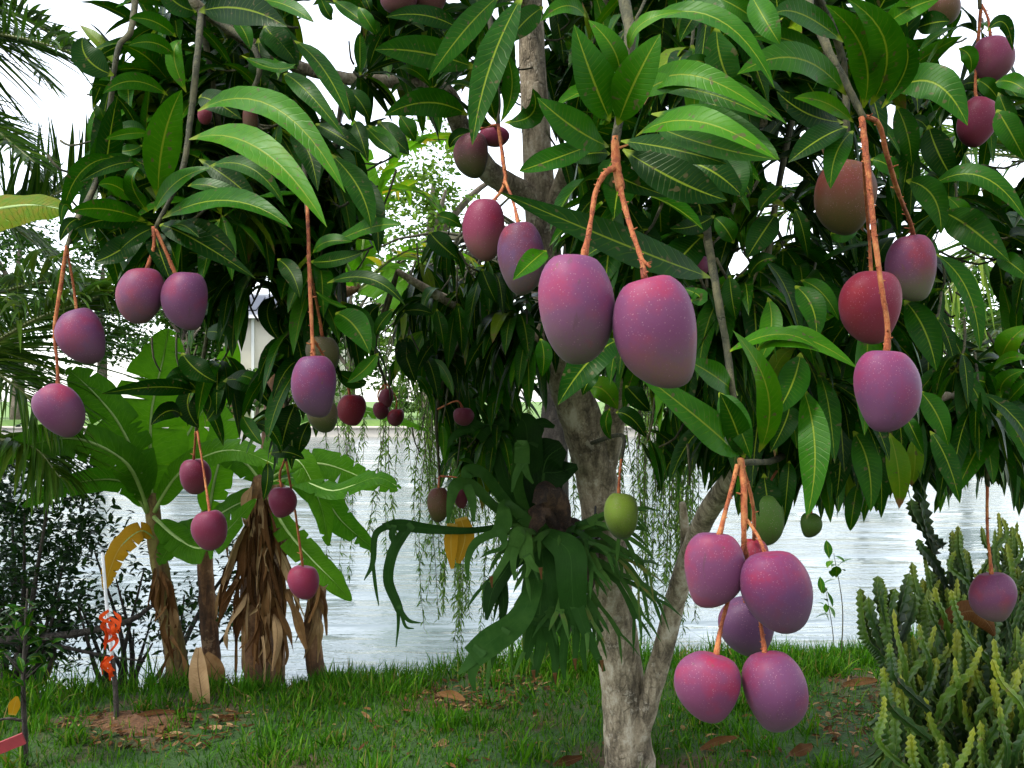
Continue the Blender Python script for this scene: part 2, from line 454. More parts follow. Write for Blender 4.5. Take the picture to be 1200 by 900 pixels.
# grass: uncountable blades
def grass():
    g = G()
    def blades(n, x0, x1, y0, y1, hl, hw, keep=None, dens=None):
        x = rng.uniform(x0, x1, n); y = rng.uniform(y0, y1, n)
        k = np.ones(n, bool) if keep is None else keep(x, y)
        x, y = x[k], y[k]; n = len(x)
        h = hl(x, y) * rng.uniform(.55, 1.25, n)
        az = rng.uniform(0, 6.28, n); el = rng.uniform(.75, 1.45, n)
        d = np.stack([np.cos(az) * np.cos(el), np.sin(az) * np.cos(el), np.sin(el)], -1)
        C, S, N, T = bend_lines(np.stack([x, y, hgt(x, y) - .006], -1), d, h, rng.uniform(.2, 1.3, n), 4, rng.uniform(-.6, .6, n))
        prof = np.array([.9, 1, .7, .04])
        tint = np.clip(rng.normal(.5, .22, n) + (rng.random(n) < .06) * .5, 0, 1)
        ribbons(g, C, S, N, hw * prof[None] * rng.uniform(.7, 1.4, (n, 1)), (-1, 1), tint=tint)
    def patch(x, y):
        v = np.sin(x * 1.9 + 1.3) * np.sin(y * 2.3 + .4) + .5 * np.sin(x * 4.7 + y * 3.1)
        return v
    def lawn_keep(x, y):
        px, py = 600 + x / y * F, HOR + (CZ / y) * F
        bare = (np.hypot((px - 175) / 115, (py - 850) / 30) < 1) | (np.hypot((px - 565) / 75, (py - 812) / 22) < 1) | (np.hypot((px - 1020) / 75, (py - 840) / 55) < 1)
        p = np.where(bare, .16, np.clip(.75 - .3 * patch(x, y), .3, 1))
        return (rng.random(len(x)) < p) & (y < shore(x) + .75)
    blades(150000, -4.6, 5.0, 3.1, 7.4, lambda x, y: .05 + .04 * np.clip(y - 4.0, 0, 1.6) + .012 * patch(x, y), .0022, lawn_keep)
    def edge_keep(x, y):
        s = shore(x)
        return (y > s - .75) & (y < s + .55) & (rng.random(len(x)) < .55 + .4 * np.sin(x * 3.3 + 2 * np.sin(x * 1.1)))
    blades(60000, -4.6, 5.0, 4.6, 7.4, lambda x, y: .16 + .08 * np.sin(x * 2.3 + .5) + .05 * np.sin(x * 5.9), .0030, edge_keep)
    for k in range(420):                                     # tufts and weeds standing above the lawn
        x0 = rng.uniform(-4, 4.5); y0 = rng.uniform(3.4, 6.6); h0 = rng.uniform(.06, .16)
        if y0 > shore(x0) + .3: continue
        blades(26, x0 - .05, x0 + .05, y0 - .05, y0 + .05, lambda x, y: h0 + 0 * x, rng.uniform(.0022, .005))
    o = g.obj('grass', M['grass'])
    tag(o, 'green grass covering the bank between the trees and the lake', 'grass', kind='stuff')
grass()

# clippings and small litter
def litter():
    g = G(); n = 1500
    spots = [(175, 855, 110, 26, .25), (565, 812, 85, 20, .25), (1025, 835, 85, 50, .3), (700, 850, 500, 60, .2)]
    P = []
    for cx, cy, rx, ry, fr in spots:
        m = int(n * fr)
        a, r = rng.uniform(0, 6.28, m), np.sqrt(rng.random(m))
        px, py = cx + np.cos(a) * r * rx, cy + np.sin(a) * r * ry
        y = CZ * F / (py - HOR); x = (px - 600) / F * y
        P.append(np.stack([x, y, hgt(x, y) + .006 + .012 * rng.random(m)], -1))
    P = np.vstack(P); m = len(P)
    az = rng.uniform(0, 6.28, m)
    d = np.stack([np.cos(az), np.sin(az), rng.uniform(-.1, .35, m)], -1)
    C, S, N, T = bend_lines(P, d, rng.uniform(.015, .07, m), rng.uniform(-.3, .9, m), 4, rng.uniform(-.5, .5, m))
    ribbons(g, C, S, N, np.array([.2, 1, .9, .1])[None] * rng.uniform(.003, .011, (m, 1)), (-1, 0, 1), fold=.3, tint=rng.random(m))
    tag(g.obj('leaf_litter', M['dry_leaf']), 'brown dry leaf litter scattered over the grass', 'litter', kind='stuff')
litter()

# ------------------------------------------------------------------ the mango tree
base = W(737, 900, 3.96); base[2] = 0
tree = empty('mango_tree', base)
tag(tree, 'mango tree with pale mottled trunk, drooping leaves and purple fruit', 'tree')

def limb(name, pts, radii, mat='bark', K=10, rough=.05, par=None, tint=.5):
    g = G(); tube(g, [W(*p) for p in pts], radii, K, 6, tint, rough)
    return g.obj(name, M[mat], tree if par is None else par)
trunk = limb('trunk', [(740, 935, 3.97), (737, 880, 3.96), (728, 790, 3.92), (716, 690, 3.84), (704, 590, 3.76), (690, 520, 3.72), (664, 440, 3.66), (645, 350, 3.62), (634, 250, 3.6), (627, 130, 3.6), (622, 20, 3.62), (618, -160, 3.65), (600, -420, 3.7)],
             [.115, .096, .083, .079, .078, .078, .074, .066, .058, .05, .045, .035, .015], K=20, rough=.045)
limb('branch', [(728, 905, 3.95), (752, 845, 3.9), (776, 765, 3.85), (795, 690, 3.75), (822, 615, 3.5), (862, 558, 3.0), (905, 533, 2.6), (960, 520, 2.3), (1040, 500, 2.2), (1110, 462, 2.2), (1175, 480, 2.25)], [.058, .047, .041, .039, .036, .034, .028, .023, .018, .013, .008], K=12)
limb('branch', [(700, 585, 3.76), (718, 500, 3.7), (735, 430, 3.6), (775, 350, 3.4), (835, 250, 3.1), (900, 120, 2.7), (960, -20, 2.3), (1000, -160, 2.0)], [.05, .045, .04, .036, .032, .028, .024, .018], K=10)
limb('branch', [(640, 405, 3.62), (612, 392, 3.6), (560, 368, 3.5), (510, 345, 3.4), (466, 318, 3.3)], [.032, .028, .022, .017, .01])
limb('branch', [(646, 250, 3.6), (612, 225, 3.55), (572, 200, 3.45), (540, 150, 3.3), (522, 108, 3.2), (470, 97, 3.0), (405, 92, 2.9), (330, 70, 2.7), (235, 10, 2.4), (180, -60, 2.3)], [.04, .042, .04, .034, .028, .021, .018, .016, .013, .008])
limb('branch', [(642, 262, 3.6), (664, 205, 3.5), (690, 120, 3.2), (712, 20, 2.6), (724, -80, 2.0), (732, -150, 1.5)], [.04, .036, .032, .028, .02, .012])
limb('branch', [(622, 10, 3.62), (560, -90, 3.3), (430, -190, 2.9), (300, -230, 2.6), (160, -200, 2.5)], [.04, .03, .026, .02, .012])
limb('branch', [(960, -20, 2.3), (1060, -70, 2.3), (1150, -60, 2.4), (1230, 0, 2.5)], [.02, .017, .013, .008])
limb('branch', [(795, 690, 3.75), (803, 640, 3.7), (800, 590, 3.6)], [.026, .02, .012])
# twigs that carry the leaf whorls
TW = [
    [(732, -150, 1.5), (728, -30, 1.25), (738, 40, 1.18), (730, 110, 1.16), (721, 166, 1.14)],
    [(1000, -160, 2.0), (950, -20, 1.65), (965, 45, 1.52), (990, 95, 1.48), (1012, 138, 1.46)],
    [(236, 10, 2.4), (232, 60, 2.15), (222, 150, 2.08), (212, 205, 2.05), (182, 268, 2.02)],
    [(160, -200, 2.5), (158, 10, 2.3), (138, 60, 2.25), (125, 150, 2.25), (105, 195, 2.25)],
    [(835, 250, 3.1), (828, 262, 1.9), (838, 330, 1.65), (852, 410, 1.6), (868, 530, 1.52)],
    [(586, -110, 3.3), (572, -20, 2.2), (580, 60, 2.05), (584, 148, 2.0)],
    [(330, 70, 2.7), (352, 150, 2.3), (360, 250, 2.05)],
    [(235, 10, 2.4), (262, 200, 2.6), (252, 330, 2.75), (235, 440, 2.85), (230, 505, 2.9)],
    [(405, 92, 2.9), (380, 240, 2.8), (340, 380, 2.8), (335, 540, 2.9)],
    [(1150, -60, 2.4), (1148, 10, 2.4)],
    [(1110, 462, 2.2), (1150, 480, 2.22), (1158, 570, 2.3)],
    [(560, 368, 3.5), (530, 420, 3.5), (512, 480, 3.5), (515, 560, 3.5)],
    [(466, 318, 3.3), (450, 370, 3.4), (412, 440, 3.4)],
    [(930, 527, 2.45), (905, 540, 2.1), (872, 542, 1.55)],
    [(690, 520, 3.72), (728, 510, 3.0), (728, 540, 2.5)],
    [(125, 150, 2.25), (112, 215, 2.2), (90, 258, 2.06), (78, 290, 2.0)],
    [(950, -20, 1.65), (985, 60, 1.75), (992, 140, 1.72), (990, 190, 1.72)],
    [(960, -20, 2.3), (900, 300, 2.3), (915, 420, 2.4), (945, 560, 2.5)],
    [(235, 10, 2.4), (300, 60, 2.3), (292, 110, 2.3), (240, 118, 2.3)],
    [(466, 318, 3.3), (440, 400, 3.6), (452, 450, 3.8)],
    [(560, -90, 3.3), (500, -60, 2.4), (485, -25, 2.2)],
    [(1060, -70, 2.3), (1090, -40, 2.2), (1105, -10, 2.2)],
]
for tw in TW:
    limb('twig', tw, np.linspace(.0072, .004, len(tw)) * (1.25 if tw[-1][2] < 1.7 else 1.15), 'twig', 7, .12)
# orange fruit stalks
ST = [
    ([(721, 160, 1.14), (722, 190, 1.135), (727, 222, 1.13)], [.0062, .0072, .0062]),
    ([(722, 196, 1.135), (709, 203, 1.12), (698, 225, 1.11), (692, 262, 1.1), (684, 302, 1.09)], [.0055, .0048, .0042, .0038, .0046]),
    ([(726, 215, 1.13), (733, 246, 1.12), (743, 278, 1.1), (752, 305, 1.09), (755, 326, 1.08)], [.0052, .0046, .004, .0042, .0048]),
    ([(752, 304, 1.09), (762, 313, 1.085)], [.003, .002]),
    ([(1010, 138, 1.46), (1016, 190, 1.44), (1023, 260, 1.42), (1032, 330, 1.4), (1040, 380, 1.4), (1039, 412, 1.4)], [.0068, .0066, .006, .0055, .0055, .0062]),
    ([(1013, 136, 1.465), (1030, 146, 1.49), (1040, 185, 1.52), (1055, 232, 1.6), (1066, 258, 1.7), (1071, 278, 1.74)], [.0052, .0055, .0055, .0052, .0048, .0055]),
    ([(1012, 180, 1.5), (1015, 235, 1.58), (1019, 285, 1.64), (1021, 322, 1.65)], [.004, .004, .0036, .004]),
    ([(180, 266, 2.02), (180, 290, 2.01), (171, 318, 2.0)], [.006, .0052, .005]),
    ([(182, 268, 2.02), (193, 292, 2.01), (206, 322, 2.0)], [.0058, .005, .005]),
    ([(78, 288, 2.0), (72, 330, 2.0), (64, 385, 2.0), (67, 425, 2.0), (68, 454, 2.0)], [.0055, .006, .0058, .0045, .005]),
    ([(78, 288, 2.0), (86, 335, 2.02), (90, 366, 2.02)], [.004, .0035, .004]),
    ([(360, 240, 2.05), (363, 330, 1.95), (366, 395, 1.91), (367, 420, 1.9)], [.005, .0056, .0056, .006]),
    ([(584, 146, 2.0), (589, 185, 1.96), (592, 212, 1.94), (583, 230, 1.92), (571, 240, 1.9)], [.0055, .0055, .0055, .0045, .0045]),
    ([(592, 212, 1.94), (602, 238, 1.88), (608, 266, 1.8)], [.0045, .004, .0045]),
    ([(868, 538, 1.52), (872, 580, 1.49), (872, 635, 1.48), (874, 690, 1.52), (874, 706, 1.52)], [.0075, .0072, .006, .0045, .0045]),
    ([(864, 545, 1.51), (854, 585, 1.48), (842, 630, 1.45)], [.0055, .0048, .005]),
    ([(872, 605, 1.485), (888, 628, 1.46), (897, 650, 1.44)], [.004, .0036, .0042]),
    ([(872, 635, 1.48), (857, 690, 1.47), (845, 735, 1.45), (839, 770, 1.43)], [.004, .0042, .0042, .005]),
    ([(872, 635, 1.48), (884, 690, 1.5), (892, 735, 1.46), (897, 770, 1.43)], [.004, .004, .004, .0048]),
    ([(230, 503, 2.9), (228, 525, 2.95), (227, 540, 3.0)], [.006, .005, .005]),
    ([(231, 503, 2.9), (240, 560, 2.85), (246, 602, 2.8)], [.005, .005, .005]),
    ([(334, 538, 2.9), (328, 556, 3.0), (330, 573, 3.0)], [.005, .005, .005]),
    ([(335, 538, 2.9), (346, 600, 3.1), (355, 665, 3.2)], [.006, .005, .005]),
    ([(728, 538, 2.5), (726, 560, 2.5), (725, 580, 2.5)], [.005, .005, .0055]),
    ([(1157, 565, 2.3), (1157, 620, 2.3), (1160, 652, 2.3), (1162, 674, 2.3)], [.006, .005, .005, .0058]),
    ([(1150, 5, 2.4), (1146, 50, 2.42), (1143, 100, 2.4), (1145, 120, 2.4)], [.006, .006, .005, .005]),
    ([(1150, 5, 2.4), (1158, 22, 2.4), (1161, 45, 2.4)], [.005, .0045, .005]),
    ([(412, 438, 3.4), (408, 450, 3.4), (410, 464, 3.4)], [.007, .006, .006]),
    ([(990, 188, 1.72), (989, 196, 1.72)], [.006, .006]),
    ([(452, 448, 3.8), (452, 457, 3.8)], [.006, .005]), ([(452, 448, 3.8), (443, 462, 3.8), (446, 474, 3.8)], [.005, .004, .004]), ([(452, 448, 3.8), (464, 466, 3.8), (464, 481, 3.8)], [.005, .004, .004]),
    ([(945, 558, 2.5), (950, 580, 2.5), (950, 602, 2.5)], [.005, .004, .005]),
    ([(930, 527, 2.45), (905, 560, 2.2), (900, 582, 2.1)], [.005, .004, .005]),
    ([(512, 480, 3.5), (535, 470, 3.4), (543, 480, 3.4)], [.005, .004, .005]),
    ([(515, 558, 3.5), (514, 572, 3.4)], [.006, .005]), ([(515, 558, 3.5), (536, 560, 3.45), (541, 570, 3.45)], [.006, .004, .005]),
    ([(584, 146, 2.0), (579, 149, 2.05)], [.005, .004]), ([(584, 146, 2.0), (565, 150, 2.03), (552, 157, 2.02)], [.005, .004, .005]),
    ([(360, 300, 2.0), (372, 360, 2.25), (378, 395, 2.3)], [.004, .004, .005]),
    ([(366, 395, 1.91), (384, 430, 2.0), (380, 468, 2.1)], [.004, .004, .005]),
    ([(485, -25, 2.2), (467, -15, 2.2)], [.005, .005]), ([(485, -25, 2.2), (503, -15, 2.25)], [.005, .005]),
    ([(1105, -10, 2.2), (1107, -4, 2.2)], [.005, .005]),
    ([(240, 118, 2.3), (240, 127, 2.3)], [.004, .004]), ([(292, 110, 2.3), (293, 124, 2.35)], [.005, .004]),
    ([(835, 330, 2.4), (826, 290, 2.4), (820, 301, 2.4)], [.004, .004, .004]),
    ([(868, 538, 1.52), (882, 590, 1.55), (884, 632, 1.58)], [.004, .004, .004]),
]
for pts, rad in ST:
    g = G()
    rad = [r * .68 for r in rad[:-1]] + [rad[-1] * .9]
    P3 = [W(*p) for p in pts]
    tube(g, P3, rad, 8, 5, .5, .16)
    sm = smooth([list(W(*p)) + [r] for p, r in zip(pts, rad)], 8)
    for k in range(2, len(sm) - 1, 2):                       # scars of fallen flower stalks
        c, r = sm[k, :3], sm[k, 3]
        a = rng.uniform(0, 6.28)
        d = np.array([math.cos(a), math.sin(a), .25])
        q = rng.choice([1.5, 1.7, 3.2], p=[.5, .3, .2]); tube(g, [c + d * r * .5, c + d * r * q], [r * .42, r * .22], 5, 1)
    g.obj('fruit_stalk', M['stalk'], tree)

